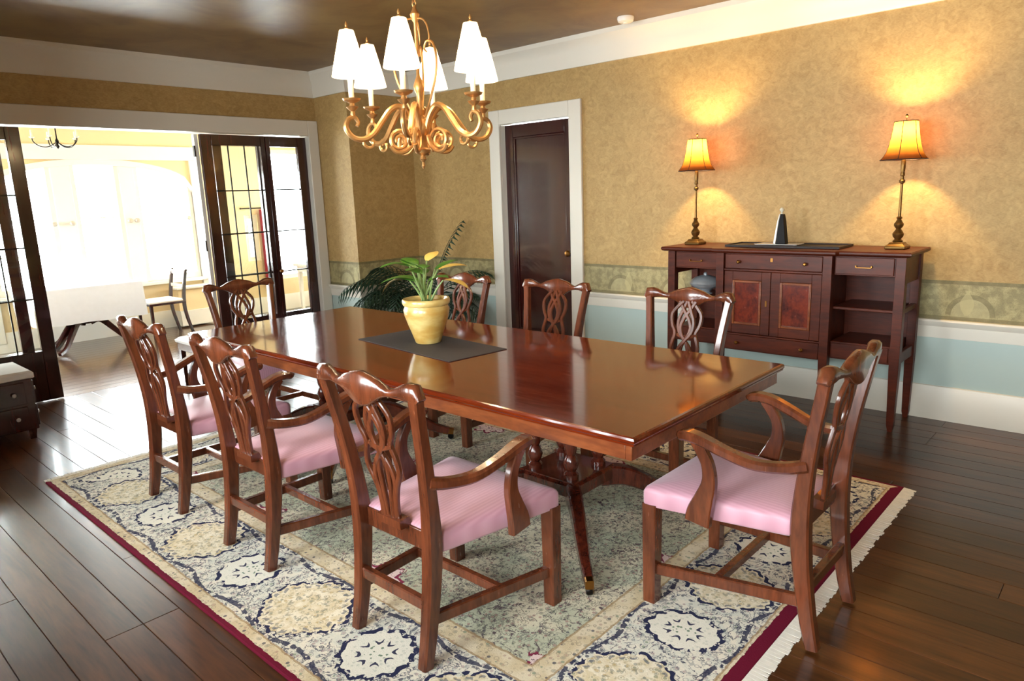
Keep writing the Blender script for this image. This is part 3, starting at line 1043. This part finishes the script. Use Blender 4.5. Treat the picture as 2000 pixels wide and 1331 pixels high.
def blade(L, W, m, root, base, yaw, pitch, droop, roll=0, stem=.0, name='leaf'):
    """stem rising from base and a leaf blade at its end"""
    d = Vector((cos(yaw) * cos(pitch), sin(yaw) * cos(pitch), sin(pitch)))
    b = Vector(base)
    tip = b + d * stem
    side = Vector((-sin(yaw), cos(yaw), 0))
    side = Matrix.Rotation(roll, 3, d) @ side
    n = 8; vs = []
    p = tip.copy(); el = pitch - .5
    for i in range(n + 1):
        t = i / n
        wv = W * sin(pi * min(1, t * .96 + .04)) ** .8 * (1 - .25 * t)
        upv = side.cross(Vector((cos(yaw) * cos(el), sin(yaw) * cos(el), sin(el))))
        vs += [p - side * wv - upv * -.18 * wv, p.copy(), p + side * wv - upv * -.18 * wv]
        el -= droop / n
        p = p + Vector((cos(yaw) * cos(el), sin(yaw) * cos(el), sin(el))) * (L / n)
    th = Vector((0, 0, .0012))
    vs2 = [v - th for v in vs]
    fs = []
    N = len(vs)
    for i in range(n):
        for j in range(2):
            a = i * 3 + j
            fs += [(a, a + 1, a + 4, a + 3), (a + N, a + 3 + N, a + 4 + N, a + 1 + N)]
    mb = MB().add(vs + vs2, fs)
    lf = mb.build(name, m, root)
    if stem > .01:
        mid = b + d * stem * .5 + Vector((0, 0, .01))
        MB().tube([(*b, .007), (*mid, .006), (*tip, .004)], 6, 3).build('stem', 'stem', lf)
    return lf


random.seed(11)
# camera looks roughly along +x+y; image right is (+x, -y)
specs = [('leaf2', 1.0, .20, .17, .048), ('leaf2', .65, .16, .15, .042), ('leaf2', 2.0, .16, .13, .038), ('leaf3', 3.5, .14, .16, .036)]
lyaw = radians(-43)   # towards image right
for mname, yy, stm, L, Wd, pt, dr in (
        ('leaf2', lyaw + .15, .21, .17, .050, 1.10, 1.0), ('leaf2', lyaw - .5, .16, .17, .042, .95, 1.3), ('leaf2', lyaw + 1.1, .24, .14, .040, 1.3, .9),
        ('leaf3', lyaw + pi - .2, .16, .19, .044, 1.0, 1.7), ('leaf', lyaw + pi + .5, .23, .18, .046, 1.2, 1.2), ('leaf', lyaw + pi - .9, .22, .17, .044, 1.25, 1.1),
        ('leaf', lyaw + pi + .1, .15, .19, .046, 1.1, 1.2), ('leaf', lyaw + pi - .5, .13, .17, .044, 1.2, 1.0), ('leaf', lyaw - .9, .14, .15, .042, 1.25, 1.1), ('leaf', lyaw + 1.7, .17, .17, .046, 1.2, 1.3),
        ('leaf', lyaw + 2.3, .20, .16, .044, 1.3, 1.0), ('leaf', lyaw + .9, .13, .15, .042, 1.2, 1.2),
        ('leaf', lyaw - 1.5, .21, .16, .046, 1.25, 1.2), ('leaf', lyaw + .5, .19, .16, .044, 1.3, 1.0), ('leaf', lyaw + pi + 1.2, .18, .15, .040, 1.35, 1.2)):
    a = random.uniform(0, 2 * pi)
    blade(L, Wd, mname, lily, (.02 * cos(a), .02 * sin(a), .215), yy, pt, dr, random.uniform(-.3, .3), stm)

# ------------------------------------------------------------------ palm in the corner
palm = thing('parlour_palm', (4.74, 5.56, 0), label='dark green feathery palm standing on the floor in the papered corner', category='plant')
MB().lathe([(.13, 0), (.14, .01), (.165, .25), (.17, .27), (.155, .275), (.145, .25), (.05, .24)], 24).build('pot', 'trunk', palm)
random.seed(5)


def frond(yaw, pitch, L, droop, nl=15):
    mb = MB()
    p = Vector((.03 * cos(yaw), .03 * sin(yaw), .24)); el = pitch
    side = Vector((-sin(yaw), cos(yaw), 0)); pts = []
    n = 20
    for i in range(n + 1):
        t = i / n
        pts.append((*p, .006 * (1 - t) + .0012))
        d = Vector((cos(yaw) * cos(el), sin(yaw) * cos(el), sin(el)))
        if t > .30:
            for s in (-1, 1):
                ll = L * .30 * sin(pi * (t - .22) / .85) ** .7
                dv = (d * .75 + side * s * .85 + Vector((0, 0, -.28))).normalized()
                wv = d * .012
                b = p + Vector((0, 0, 0)); m = b + dv * ll * .5; e = b + dv * ll + Vector((0, 0, -.06 * ll / .2))
                th = Vector((0, 0, .001))
                mb.add([b - wv * .4, b + wv * .4, m + wv, m - wv, e, b - th, m - th], [(0, 1, 2, 3), (3, 2, 4), (1, 0, 5), (3, 4, 6)])
        p = p + d * (L / n); el -= droop / n * (.4 + 1.2 * t)
    mb.tube(pts, 5, 1)
    mb.v = [(min(v[0], 5.105 - 4.74), min(v[1], 6.06 - 5.56), v[2]) for v in mb.v]
    mb.build('frond', 'palm', palm, smooth=False)


for i, (yw, pt, L, dr) in enumerate(((2.6, 1.25, 1.10, 2.2), (3.3, 1.1, .95, 2.4), (4.1, 1.15, .95, 2.3), (4.8, 1.1, .85, 2.4), (-.78, 1.46, 1.12, .62), (4.9, 1.0, .7, 2.2),
                                     (2.2, 1.3, .85, 2.3), (3.7, .95, .75, 2.0), (4.5, .9, .75, 2.2), (5.0, 1.3, 1.0, 1.7), (2.95, .95, .85, 2.0), (3.0, 1.35, 1.05, 2.0),
                                     (4.7, 1.2, .8, 2.2), (3.9, 1.4, 1.0, 1.9), (-.9, 1.25, .7, 2.0), (3.5, .8, .6, 1.8), (4.3, .75, .6, 1.6), (2.7, .8, .6, 1.6), (3.15, 1.2, 1.0, 2.2), (3.6, 1.25, .95, 2.3), (4.0, 1.05, .85, 2.2), (2.85, 1.15, .95, 2.2), (3.4, 1.38, 1.1, 1.7), (2.0, 1.4, .9, 1.6), (2.5, 1.1, .8, 2.1), (3.8, 1.2, .9, 2.0))):
    frond(yw, pt, L, dr)

# ------------------------------------------------------------------ sideboard
SBX, SY0 = 4.655, 1.095
sb = thing('sideboard', (4.89, 1.895, 0), label='dark mahogany breakfront sideboard with open side shelves', category='sideboard')
ox, oy = 4.89, 1.895


def sbox(name, x0, y0, z0, x1, y1, z1, m='side', bevel=.003, parent=None, **kw):
    return MB().box(x0 - ox, y0 - oy, z0, x1 - ox, y1 - oy, z1).build(name, m, parent or sb, bevel, **kw)


XB = 5.10
FXW, FXC = 4.685, 4.655     # front planes of wings and centre
# top: breakfront outline
outl = [(XB + .02, 1.07), (4.655, 1.07), (4.655, 1.475), (4.625, 1.49), (4.625, 2.32), (4.655, 2.335), (4.655, 2.745), (XB + .02, 2.745)]
mbt = MB()


def oinset(d, z):
    return [(x - ox + (d if x < 5 else 0), y - oy + (d if y < 1.3 else (-d if y > 2.5 else 0)), z) for x, y in outl]


mbt.loft([oinset(.02, 1.098), oinset(.006, 1.104), oinset(.0, 1.112), oinset(0, 1.122), oinset(.006, 1.13)])
mbt.build('top', 'side', sb)
posts = [(FXW, 1.10), (FXC, 1.515), (FXC, 2.245), (FXW, 2.645)]
for i, (x, y) in enumerate(posts):
    mb = MB().rects([(.013, .013, 0), (.016, .016, .02), (.020, .020, .045), (.028, .028, .40), (.028, .028, 1.098)], x + .028 - ox, y + .028 - oy)
    mb.build('front_leg', 'side', sb, .002)
    if i in (0, 3):
        MB().rects([(.013, .013, 0), (.016, .016, .02), (.020, .020, .045), (.026, .026, .40), (.026, .026, 1.098)], XB - .03 - ox, y + .028 - oy).build('rear_leg', 'side', sb, .002)
# wings
for y0, y1 in ((1.158, 1.513), (2.303, 2.643)):
    sbox('drawer_box', FXW + .016, y0, .975, XB - .03, y1, 1.097)
    dr = sbox('drawer', FXW + .004, y0 + .008, .985, FXW + .016, y1 - .008, 1.09)
    ym = (y0 + y1) / 2
    pl = sbox('pull', FXW - .010, ym - .045, 1.026, FXW - .006, ym + .045, 1.032, 'brass', .001, dr, label='brass bail pull')
    for s in (-1, 1):
        sbox('pull_post', FXW - .008, ym + s * .045 - .005, 1.028, FXW + .006, ym + s * .045 + .005, 1.042, 'brass', .002, dr)
    sbox('shelf', FXW + .03, y0, .752, XB - .02, y1, .770)
    sbox('bottom_box', FXW + .014, y0, .43, XB - .03, y1, .545)
    d2_ = sbox('drawer', FXW + .004, y0 + .008, .44, FXW + .014, y1 - .008, .535)
    sbox('back_panel', XB - .02, y0 - .04, .43, XB - .008, y1 + .04, 1.097)
for y in (1.10, 2.645):
    sbox('side_apron', FXW + .056, y + .012, .93, XB - .056, y + .040, 1.097)
    sbox('side_rail', FXW + .056, y + .012, .43, XB - .056, y + .040, .50)
    sbox('side_shelf_rail', FXW + .056, y + .012, .745, XB - .056, y + .040, .775)
# centre cabinet
C0, C1 = 1.572, 2.244
sbox('cabinet_body', FXC + .03, C0 - .02, .41, XB - .008, C1 + .02, 1.097)
dr = sbox('drawer', FXC + .012, C0 + .006, .992, FXC + .03, C1 - .006, 1.09)
for y in (C0 + .11, C1 - .11):
    MB().lathe([(.006, 0), (.006, .01), (.012, .016), (.013, .022), (.006, .028)], 12).build('knob', 'brass', dr, loc=(FXC + .012 - ox, y - oy, 1.04), label='brass knob').rotation_euler = (0, -pi / 2, 0)
sbox('keyhole_plate', FXC + .010, (C0 + C1) / 2 - .008, 1.045, FXC + .012, (C0 + C1) / 2 + .008, 1.07, 'brass', 0, dr)
dr = sbox('drawer', FXC + .012, C0 + .006, .418, FXC + .03, C1 - .006, .522)
for y in (C0 + .11, C1 - .11):
    MB().lathe([(.006, 0), (.006, .01), (.012, .016), (.013, .022), (.006, .028)], 12).build('knob', 'brass', dr, loc=(FXC + .012 - ox, y - oy, .47), label='brass knob').rotation_euler = (0, -pi / 2, 0)
sbox('rail', FXC + .008, C0, .976, FXC + .03, C1, .990)
sbox('rail', FXC + .008, C0, .524, FXC + .03, C1, .536)
cm = (C0 + C1) / 2
for y0, y1, kn in ((C0 + .004, cm - .002, 1), (cm + .002, C1 - .004, -1)):
    dd = sbox('cabinet_door', FXC + .020, y0, .540, FXC + .03, y1, .974)
    f = .062
    sbox('door_frame', FXC + .010, y0, .540, FXC + .020, y0 + f, .974, parent=dd)
    sbox('door_frame', FXC + .010, y1 - f, .540, FXC + .020, y1, .974, parent=dd)
    sbox('door_frame', FXC + .010, y0 + f, .912, FXC + .020, y1 - f, .974, parent=dd)
    sbox('door_frame', FXC + .010, y0 + f, .540, FXC + .020, y1 - f, .602, parent=dd)
    g = .016
    for a, b, c_, d_ in ((y0 + f, y0 + f + g, .602, .912), (y1 - f - g, y1 - f, .602, .912), (y0 + f + g, y1 - f - g, .602, .602 + g), (y0 + f + g, y1 - f - g, .912 - g, .912)):
        sbox('inlay_bead', FXC + .006, a, c_, FXC + .020, b, d_, 'inlay', .003, dd)
    sbox('door_panel', FXC + .016, y0 + f + g, .602 + g, FXC + .020, y1 - f - g, .912 - g, 'burl', 0, dd, label='dark red burl panel')
sbox('key_escutcheon', FXC + .007, cm + .022, .74, FXC + .011, cm + .034, .78, 'brass', .001)

# things on the sideboard
TOPZ = 1.130
tray = thing('tray', (4.90, 1.90, TOPZ), label='long dark wooden tray on the sideboard under the white plate', category='tray')
MB().rects([(.13, .38, 0), (.14, .39, .003), (.14, .39, .010)]).build('base', 'tray', tray)
for x0, y0, x1, y1 in ((-.14, -.39, -.132, .39), (.132, -.39, .14, .39), (-.132, -.39, .132, -.382), (-.132, .382, .132, .39)):
    MB().box(x0, y0, .010, x1, y1, .018).build('rim', 'tray', tray, .002)
plt = MB().rects([(.055, .12, 0), (.07, .145, .006), (.072, .147, .010), (.066, .141, .010), (.05, .12, .006)]).build('plate', 'plate', None, label='white oblong plate on the tray beneath the black obelisk', category='plate', loc=(4.90, 1.955, TOPZ + .0105))
ob = thing('obelisk', (4.90, 1.945, TOPZ + .0175), label='black tapered obelisk with pale side on the white plate', category='ornament')


def taper(y0, y1, yt0, yt1, name, m):
    MB().loft([[(-.028, y0, 0), (.028, y0, 0), (.028, y1, 0), (-.028, y1, 0)], [(-.024, y0 + (yt0 - y0) * .75, .16), (.024, y0 + (yt0 - y0) * .75, .16), (.024, y1 + (yt1 - y1) * .75, .16), (-.024, y1 + (yt1 - y1) * .75, .16)],
               [(-.014, yt0, .205), (.014, yt0, .205), (.014, yt1, .205), (-.014, yt1, .205)]]).build(name, m, ob, .003)


taper(-.043, .026, -.018, .004, 'dark_face', 'black')
taper(.0265, .045, .0045, .014, 'pale_face', 'pewter')
MB().lathe([(.006, 0), (.010, .004), (.005, .012), (.014, .022), (.017, .030), (.010, .040), (.003, .044)], 10).build('topper', 'glassdeco', ob, loc=(0, 0, .2055), label='small clear glass topper')

# silver dish in the left open shelf
tur = thing('silver_dish', (4.84, 2.475, .7705), label='silver covered dish on the left open shelf of the sideboard', category='dish')
MB().lathe([(.05, 0), (.055, .006), (.035, .02), (.06, .04), (.105, .065), (.115, .085), (.112, .09)], 24).build('bowl', 'silver', tur)
MB().lathe([(.112, .09), (.10, .108), (.07, .128), (.03, .14), (.012, .143), (.014, .155), (.006, .163)], 24).build('lid', 'silver', tur)


def lamp(y, label):
    L = thing('buffet_lamp', (4.92, y, TOPZ), label=label, category='lamp', group='amber buffet lamps on the sideboard')
    MB().rects([(.058, .058, 0), (.060, .060, .008), (.060, .060, .02), (.05, .05, .026), (.042, .042, .034), (.04, .04, .042)]).build('base', 'lampmetal', L, .004)
    MB().lathe([(.026, .042), (.03, .05), (.018, .062), (.03, .078), (.033, .095), (.022, .112), (.014, .125), (.026, .142), (.028, .155), (.017, .172), (.012, .185), (.018, .192), (.012, .2)], 18).build('baluster', 'lampmetal', L)
    MB().lathe([(.009, .2), (.0075, .3), (.0075, .40), (.016, .408), (.018, .42), (.010, .428), (.009, .445), (.014, .45), (.012, .47), (.004, .472)], 14).build('stem', 'lampmetal', L)
    MB().lathe([(.012, .472), (.014, .50), (.014, .535), (.01, .545)], 12).build('socket', 'lampmetal', L)
    # bell shade of six panels
    prof = [(.128, .545), (.112, .565), (.098, .59), (.086, .63), (.076, .68), (.068, .74), (.064, .770)]
    seg = 36
    sh = MB()
    sh.loft([[(r * (1 + .035 * abs(cos(3 * 2 * pi * j / seg))) * cos(2 * pi * j / seg), r * (1 + .035 * abs(cos(3 * 2 * pi * j / seg))) * sin(2 * pi * j / seg), z) for j in range(seg)] for r, z in prof], False, False)
    shade = sh.build('shade', 'shade_amber', L, angle=60, label='amber bell-shaped shade')
    for k in range(6):
        a = 2 * pi * k / 6
        MB().tube([(r * 1.037 * cos(a), r * 1.037 * sin(a), z, .0022) for r, z in prof], 5, 2).build('rib', 'tray', shade)
    for r, z in (prof[0], prof[-1]):
        ring = MB()
        ring.tube([(r * 1.02 * cos(2 * pi * j / 24), r * 1.02 * sin(2 * pi * j / 24), z, .003) for j in range(25)], 6, 1).build('trim_band', 'tray', shade)
    MB().lathe([(.003, 0), (.003, .025), (.008, .03), (.009, .036), (.004, .044), (.001, .046)], 10).build('finial', 'lampmetal', L, loc=(0, 0, .768))
    for k in range(3):
        a = 2 * pi * k / 3
        MB().tube([(0, 0, .770, .0018), (.064 * cos(a), .064 * sin(a), .770, .0018)], 5, 1).build('spider', 'lampmetal', L)
    pl = bpy.data.lights.new('lamp_bulb', 'POINT'); pl.energy = LAMP_W; pl.color = (1.0, .70, .32); pl.shadow_soft_size = .022
    po = bpy.data.objects.new('lamp_bulb', pl); po.location = (0, 0, .715); po.parent = L; COL.objects.link(po)


LAMP_W = 42.0
lamp(2.605, 'lit buffet lamp with amber shade on the left end of the sideboard')
lamp(1.215, 'lit buffet lamp with amber shade on the right end of the sideboard')

# ------------------------------------------------------------------ chandelier
CHX, CHY = 2.47, 2.85
ch = thing('chandelier', (CHX, CHY, 0), label='six-arm gilt chandelier with glowing white shades over the table', category='chandelier')
MB().lathe([(.002, 1.695), (.010, 1.71), (.006, 1.73), (.018, 1.745), (.012, 1.762), (.036, 1.775), (.042, 1.79), (.030, 1.80), (.022, 1.83), (.028, 1.86), (.040, 1.875), (.044, 1.90),
            (.036, 1.935), (.020, 1.96), (.024, 1.985), (.016, 2.0), (.014, 2.06), (.022, 2.075), (.028, 2.10), (.018, 2.13), (.009, 2.15), (.008, 2.40), (.02, 2.42), (.024, 2.44), (.012, 2.46), (.006, 2.48)], 18).build('column', 'bronze', ch)
zz = 2.475
i = 0
while zz < 2.80:
    mb = MB()
    pts = [(.011 * cos(t), 0, zz + .018 * sin(t) + .012, .003) for t in [2 * pi * k / 12 for k in range(13)]]
    o = mb.tube(pts, 5, 1).build('chain_link', 'bronze', ch); o.rotation_euler = (0, 0, (i % 2) * pi / 2)
    zz += .027; i += 1
MB().lathe([(.008, 2.79), (.03, 2.80), (.06, 2.82), (.065, 2.839)], 18).build('canopy', 'bronze', ch)
RA = .345
view = math.atan2(-CHY, -CHX)          # direction from the axis towards the viewpoint
CHAND_W = 10.5


def spiral(cx, cz, r0, r1, a0, a1, n, rad, A):
    out = []
    for k in range(n + 1):
        t = k / n; a = a0 + (a1 - a0) * t; r = r0 + (r1 - r0) * t
        rr = cx + r * cos(a)
        out.append((rr * cos(A), rr * sin(A), cz + r * sin(a), rad * (1 - .4 * t)))
    return out


for k in range(6):
    A = view + radians(-12 + 60 * k)
    ca, sa = cos(A), sin(A)
    P = lambda r, z, w: (r * ca, r * sa, z, w)
    arm = MB().tube([P(.030, 1.885, 0.0135), P(.060, 1.955, 0.0149), P(.105, 2.0, 0.0149), P(.155, 1.985, 0.0149), P(.205, 1.925, 0.0149), P(.25, 1.868, 0.0149), P(.30, 1.842, 0.0149),
                     P(.352, 1.852, 0.0135), P(.382, 1.895, 0.0135), P(.372, 1.935, 0.0121), P(.340, 1.948, 0.0108), P(.322, 1.925, 0.0095), P(.330, 1.905, 0.0081)], 8, 5).build('arm', 'bronze', ch)
    # scrolls below the arms
    MB().tube(spiral(.118, 1.835, .055, .016, radians(160), radians(-380), 26, .012, A), 7, 1).build('scroll', 'bronze', arm)
    MB().tube([P(.040, 1.86, 0.0108), P(.055, 1.815, 0.0108), P(.095, 1.782, 0.0108), P(.14, 1.782, 0.0108), P(.165, 1.81, 0.0108)], 7, 4).build('scroll', 'bronze', arm)
    MB().tube(spiral(.272, 1.826, .035, .012, radians(120), radians(-330), 18, .0095, A), 7, 1).build('scroll', 'bronze', arm)
    MB().lathe([(.008, 1.945), (.012, 1.96), (.010, 1.975), (.022, 1.985), (.030, 1.995), (.014, 2.0), (.012, 2.012), (.040, 2.025), (.045, 2.034), (.030, 2.03), (.013, 2.036)], 16, (RA * ca, RA * sa, 0)).build('bobeche', 'bronze', ch)
    MB().lathe([(.013, 2.034), (.013, 2.14), (.010, 2.145)], 12, (RA * ca, RA * sa, 0)).build('candle_sleeve', 'candle', ch)
    sh = MB().lathe([(.086, 2.135), (.078, 2.17), (.063, 2.23), (.048, 2.29), (.034, 2.345)], 26, (RA * ca, RA * sa, 0), False).build('shade', 'shade_white', ch, angle=60, label='glowing white cone shade')
    MB().lathe([(.003, 2.345), (.012, 2.352), (.005, 2.362), (.007, 2.37), (.002, 2.385)], 10, (RA * ca, RA * sa, 0)).build('finial', 'bronze', sh)
    for q in range(3):
        a = 2 * pi * q / 3
        MB().tube([(RA * ca, RA * sa, 2.347, .0015), (RA * ca + .034 * cos(a), RA * sa + .034 * sin(a), 2.345, .0015)], 5, 1).build('spider', 'bronze', sh)
    pl = bpy.data.lights.new('chandelier_bulb', 'POINT'); pl.energy = CHAND_W; pl.color = (1.0, .80, .52); pl.shadow_soft_size = .018
    po = bpy.data.objects.new('chandelier_bulb', pl); po.location = (RA * ca, RA * sa, 2.215); po.parent = ch; COL.objects.link(po)
for k in range(3):
    A = view + radians(48 + 120 * k); ca, sa = cos(A), sin(A)
    P = lambda r, z, w: (r * ca, r * sa, z, w)
    MB().tube([P(.03, 1.95, .005), P(.075, 2.04, .006), P(.115, 2.14, .006), P(.125, 2.23, .006), P(.105, 2.295, .006), P(.068, 2.305, .006), P(.05, 2.275, .005), P(.066, 2.255, .004)], 7, 5).build('upper_scroll', 'bronze', ch)
    MB().tube([P(.012, 2.42, .004), P(.05, 2.41, .005), P(.075, 2.38, .005), P(.085, 2.33, .004), P(.08, 2.30, .004)], 7, 5).build('upper_scroll', 'bronze', ch)

# smoke detector
sd = thing('smoke_detector', (4.86, 3.185, ZC), label='small round white smoke detector on the ceiling by the crown moulding', category='smoke detector')
MB().lathe([(.062, -.001), (.064, -.012), (.058, -.034), (.045, -.042), (.004, -.042)], 24).build('housing', 'plastic', sd)
MB().lathe([(.022, -.042), (.020, -.047), (.003, -.048)], 16).build('cap', 'plastic', sd)

# ------------------------------------------------------------------ small chest at the left edge
cst = thing('low_chest', (.98, 5.86, 0), label='low dark chest with cream padded top beside the left French door', category='chest')
MB().box(-.25, -.22, .07, .25, .22, .43).build('body', 'door', cst, .006)
MB().rects([(.255, .225, .43), (.265, .235, .437), (.265, .235, .47), (.25, .22, .485), (.18, .15, .492)]).build('padded_top', 'seatwhite', cst, label='cream padded top')
for s in (-1, 1):
    for q in (-1, 1):
        MB().rects([(.018, .018, 0), (.026, .026, .07)], s * .21, q * .18).build('foot', 'door', cst)
for z0, z1 in ((.09, .24), (.26, .41)):
    dr = MB().box(.25, -.20, z0, .262, .20, z1).build('drawer', 'door', cst, .003)
    for y in (-.1, .1):
        MB().lathe([(.006, 0), (.006, .012), (.014, .02), (.012, .028), (.003, .03)], 12).build('knob', 'silver', dr, loc=(.262, y, (z0 + z1) / 2)).rotation_euler = (0, pi / 2, 0)
    dr = MB().box(-.20, -.232, z0, .20, -.22, z1).build('drawer', 'door', cst, .003)
    for x in (-.1, .13):
        MB().lathe([(.006, 0), (.006, .012), (.014, .02), (.012, .028), (.003, .03)], 12).build('knob', 'silver', dr, loc=(x, -.232, (z0 + z1) / 2)).rotation_euler = (pi / 2, 0, 0)

# ------------------------------------------------------------------ adjoining room furniture
pt = thing('pedestal_table', (2.58, 8.98, 0), label='dark pedestal table under a white cloth in the bright adjoining room', category='table')
MB().lathe([(.05, .28), (.07, .30), (.045, .36), (.06, .44), (.04, .55), (.05, .66), (.12, .69)], 16).build('column', 'door', pt)
MB().rects([(.52, .30, .69), (.53, .31, .70), (.53, .31, .72)]).build('tabletop', 'door', pt)
for A in (-.35, pi + .35, pi / 2 + .6, -pi / 2 - .9):
    MB().sweep([(.04 * cos(A), .04 * sin(A), .30, .05, .08), (.14 * cos(A), .14 * sin(A), .32, .05, .07), (.26 * cos(A), .26 * sin(A), .20, .045, .06), (.38 * cos(A), .38 * sin(A), .07, .04, .045), (.50 * cos(A), .50 * sin(A), .022, .035, .035)],
               (-sin(A), cos(A), 0), 5).build('leg', 'door', pt)
mb = MB()
n = 72
lo, mid, hi = [], [], []
per = []
for j in range(n):
    t = j / n * 4
    sgm = int(t); u = t - sgm
    cs = [(-.545, -.325), (.545, -.325), (.545, .325), (-.545, .325)]
    a, b = cs[sgm], cs[(sgm + 1) % 4]
    per.append((a[0] + (b[0] - a[0]) * u, a[1] + (b[1] - a[1]) * u))
for j, (x, y) in enumerate(per):
    w_ = .010 * sin(j * 1.9) + .006 * sin(j * .7)
    k = 1 + w_
    hi.append((x * .985, y * .975, .724)); mid.append((x, y, .712)); lo.append((x * (1.015 + w_), y * (1.03 + w_), .335 + .004 * sin(j)))
ti = [(x * .6, y * .6, .7245) for x, y in per]
mb.loft([lo, mid, hi, ti], False, True)
mb.build('tablecloth', 'cloth', None, loc=(2.58, 8.98, 0), label='white cloth hanging over the pedestal table in the bright room', category='tablecloth')


def side_chair(loc, rz, label, back=True):
    c = thing('side_chair', loc, rz, label=label, category='chair', group='dark chairs in the adjoining room')
    MB().rects([(.20, .20, .40), (.215, .215, .405), (.215, .215, .43)]).build('seat_frame', 'door', c, .004)
    MB().rects([(.205, .205, .43), (.205, .205, .445), (.17, .17, .458)]).build('seat_pad', 'seatwhite', c)
    for s in (-1, 1):
        MB().sweep([(.19, s * .19, 0, .026, .026), (.19, s * .19, .4, .036, .036)], (0, 1, 0), 1).build('leg', 'door', c)
        MB().sweep([(-.27, s * .19, 0, .03, .03), (-.21, s * .19, .25, .032, .036), (-.20, s * .19, .44, .034, .04), (-.24, s * .19, .7, .03, .034), (-.27, s * .19, .80, .028, .03)], (0, 1, 0), 5).build('back_post', 'door', c)
    MB().box(-.262, -.18, .735, -.240, .18, .79).build('top_rail', 'seatwhite', c, .006)
    MB().box(-.232, -.18, .58, -.214, .18, .62).build('back_rail', 'seatwhite', c, .004)
    return c


side_chair((3.40, 8.92, 0), pi, 'dark chair with ivory seat beside the white-clothed table')
# low upholstered stool
stl = thing('stool', (2.66, 6.02, 0), label='low stool with ivory seat and dark frame behind the far head chair', category='stool')
MB().rects([(.20, .20, .33), (.20, .20, .40)]).build('frame', 'door', stl, .005)
MB().rects([(.21, .21, .40), (.215, .215, .42), (.18, .18, .445)]).build('cushion', 'seatwhite', stl)
for s in (-1, 1):
    for q in (-1, 1):
        MB().rects([(.014, .014, 0), (.02, .02, .33)], s * .175, q * .175).build('leg', 'door', stl)
# radiator cover style panel under the far window
rc = thing('radiator_cover', (3.98, 9.36, 0), label='low tan and white radiator cover under the arched window', category='radiator cover')
MB().box(-.22, -.10, .02, .22, .10, .22).build('base', 'white2', rc, .005)
MB().box(-.22, -.08, .22, .22, .10, .50).build('panel', 'cream', rc, .005)
MB().box(-.24, -.12, .50, .24, .10, .53).build('top', 'white2', rc, .005)
# far chandelier
fc = thing('wire_chandelier', (2.295, 8.0, 0), label='small wire chandelier hanging in the bright adjoining room', category='chandelier')
MB().lathe([(.004, 2.14), (.016, 2.16), (.008, 2.18), (.018, 2.21), (.006, 2.24), (.005, ZF - .03), (.04, ZF - .02), (.045, ZF - .001)], 12).build('stem', 'iron', fc)
for k in range(5):
    A = .4 + 2 * pi * k / 5; ca, sa = cos(A), sin(A)
    P = lambda r, z, w: (r * ca, r * sa, z, w)
    am = MB().tube([P(.01, 2.20, .005), P(.07, 2.16, .005), P(.14, 2.16, .005), P(.19, 2.20, .005), P(.20, 2.24, .005)], 6, 4).build('arm', 'iron', fc)
    MB().lathe([(.006, 2.235), (.022, 2.245), (.024, 2.25), (.009, 2.25), (.009, 2.31), (.003, 2.315)], 10, (.20 * ca, .20 * sa, 0)).build('candle_cup', 'candle', am)
# curtain, console and plant seen through the French door
cu = MB()
loops = []
for j in range(33):
    t = j / 32
    loops.append((5.09 + .22 * t, YF - .05 + .018 * sin(t * 26)))
cu.loft([[(x, y, z) for x, y in loops] + [(x, y - .006, z) for x, y in reversed(loops)] for z in (.35, 1.0, 1.47)])
cu.build('curtain', 'curtain', None, label='crimson curtain beside the small far window', category='curtain')
rod = thing('curtain_rod', (5.02, YF - .05, 1.49), label='dark curtain rod above the crimson curtain', category='curtain rod')
MB().tube([(-.2, 0, 0, .008), (.32, 0, 0, .008)], 8, 1).build('pole', 'iron', rod)
for x in (-.2, .32):
    MB().lathe([(.004, -.012), (.014, -.006), (.014, .006), (.004, .012)], 10).build('finial', 'iron', rod, loc=(x, 0, 0))
MB().box(-.15, 0, -.006, -.14, .05, .006).build('bracket', 'iron', rod)
MB().box(.26, 0, -.006, .27, .05, .006).build('bracket', 'iron', rod)
con = thing('console_table', (5.75, 8.9, 0), label='low white console table in the bright room beyond the French door', category='table')
MB().box(-.42, -.2, .66, .42, .2, .70).build('top', 'white2', con, .006)
MB().box(-.38, -.17, .58, .38, .17, .66).build('apron', 'white2', con, .004)
for s in (-1, 1):
    for q in (-1, 1):
        MB().rects([(.018, .018, 0), (.026, .026, .58)], s * .35, q * .14).build('leg', 'white2', con)
fp = thing('potted_plant', (5.72, 8.9, .70), label='small leafy plant in a dark bowl on the white console', category='plant')
MB().lathe([(.06, 0), (.09, .02), (.12, .07), (.125, .085), (.11, .08), (.03, .06)], 18).build('bowl', 'iron', fp)
random.seed(4)
for k in range(16):
    blade(.14, .025, 'leaf3' if k % 3 else 'palm', fp, (0, 0, .07), 2 * pi * k / 16 + random.uniform(-.2, .2), random.uniform(.7, 1.4), random.uniform(.8, 1.8), 0, random.uniform(.08, .22))
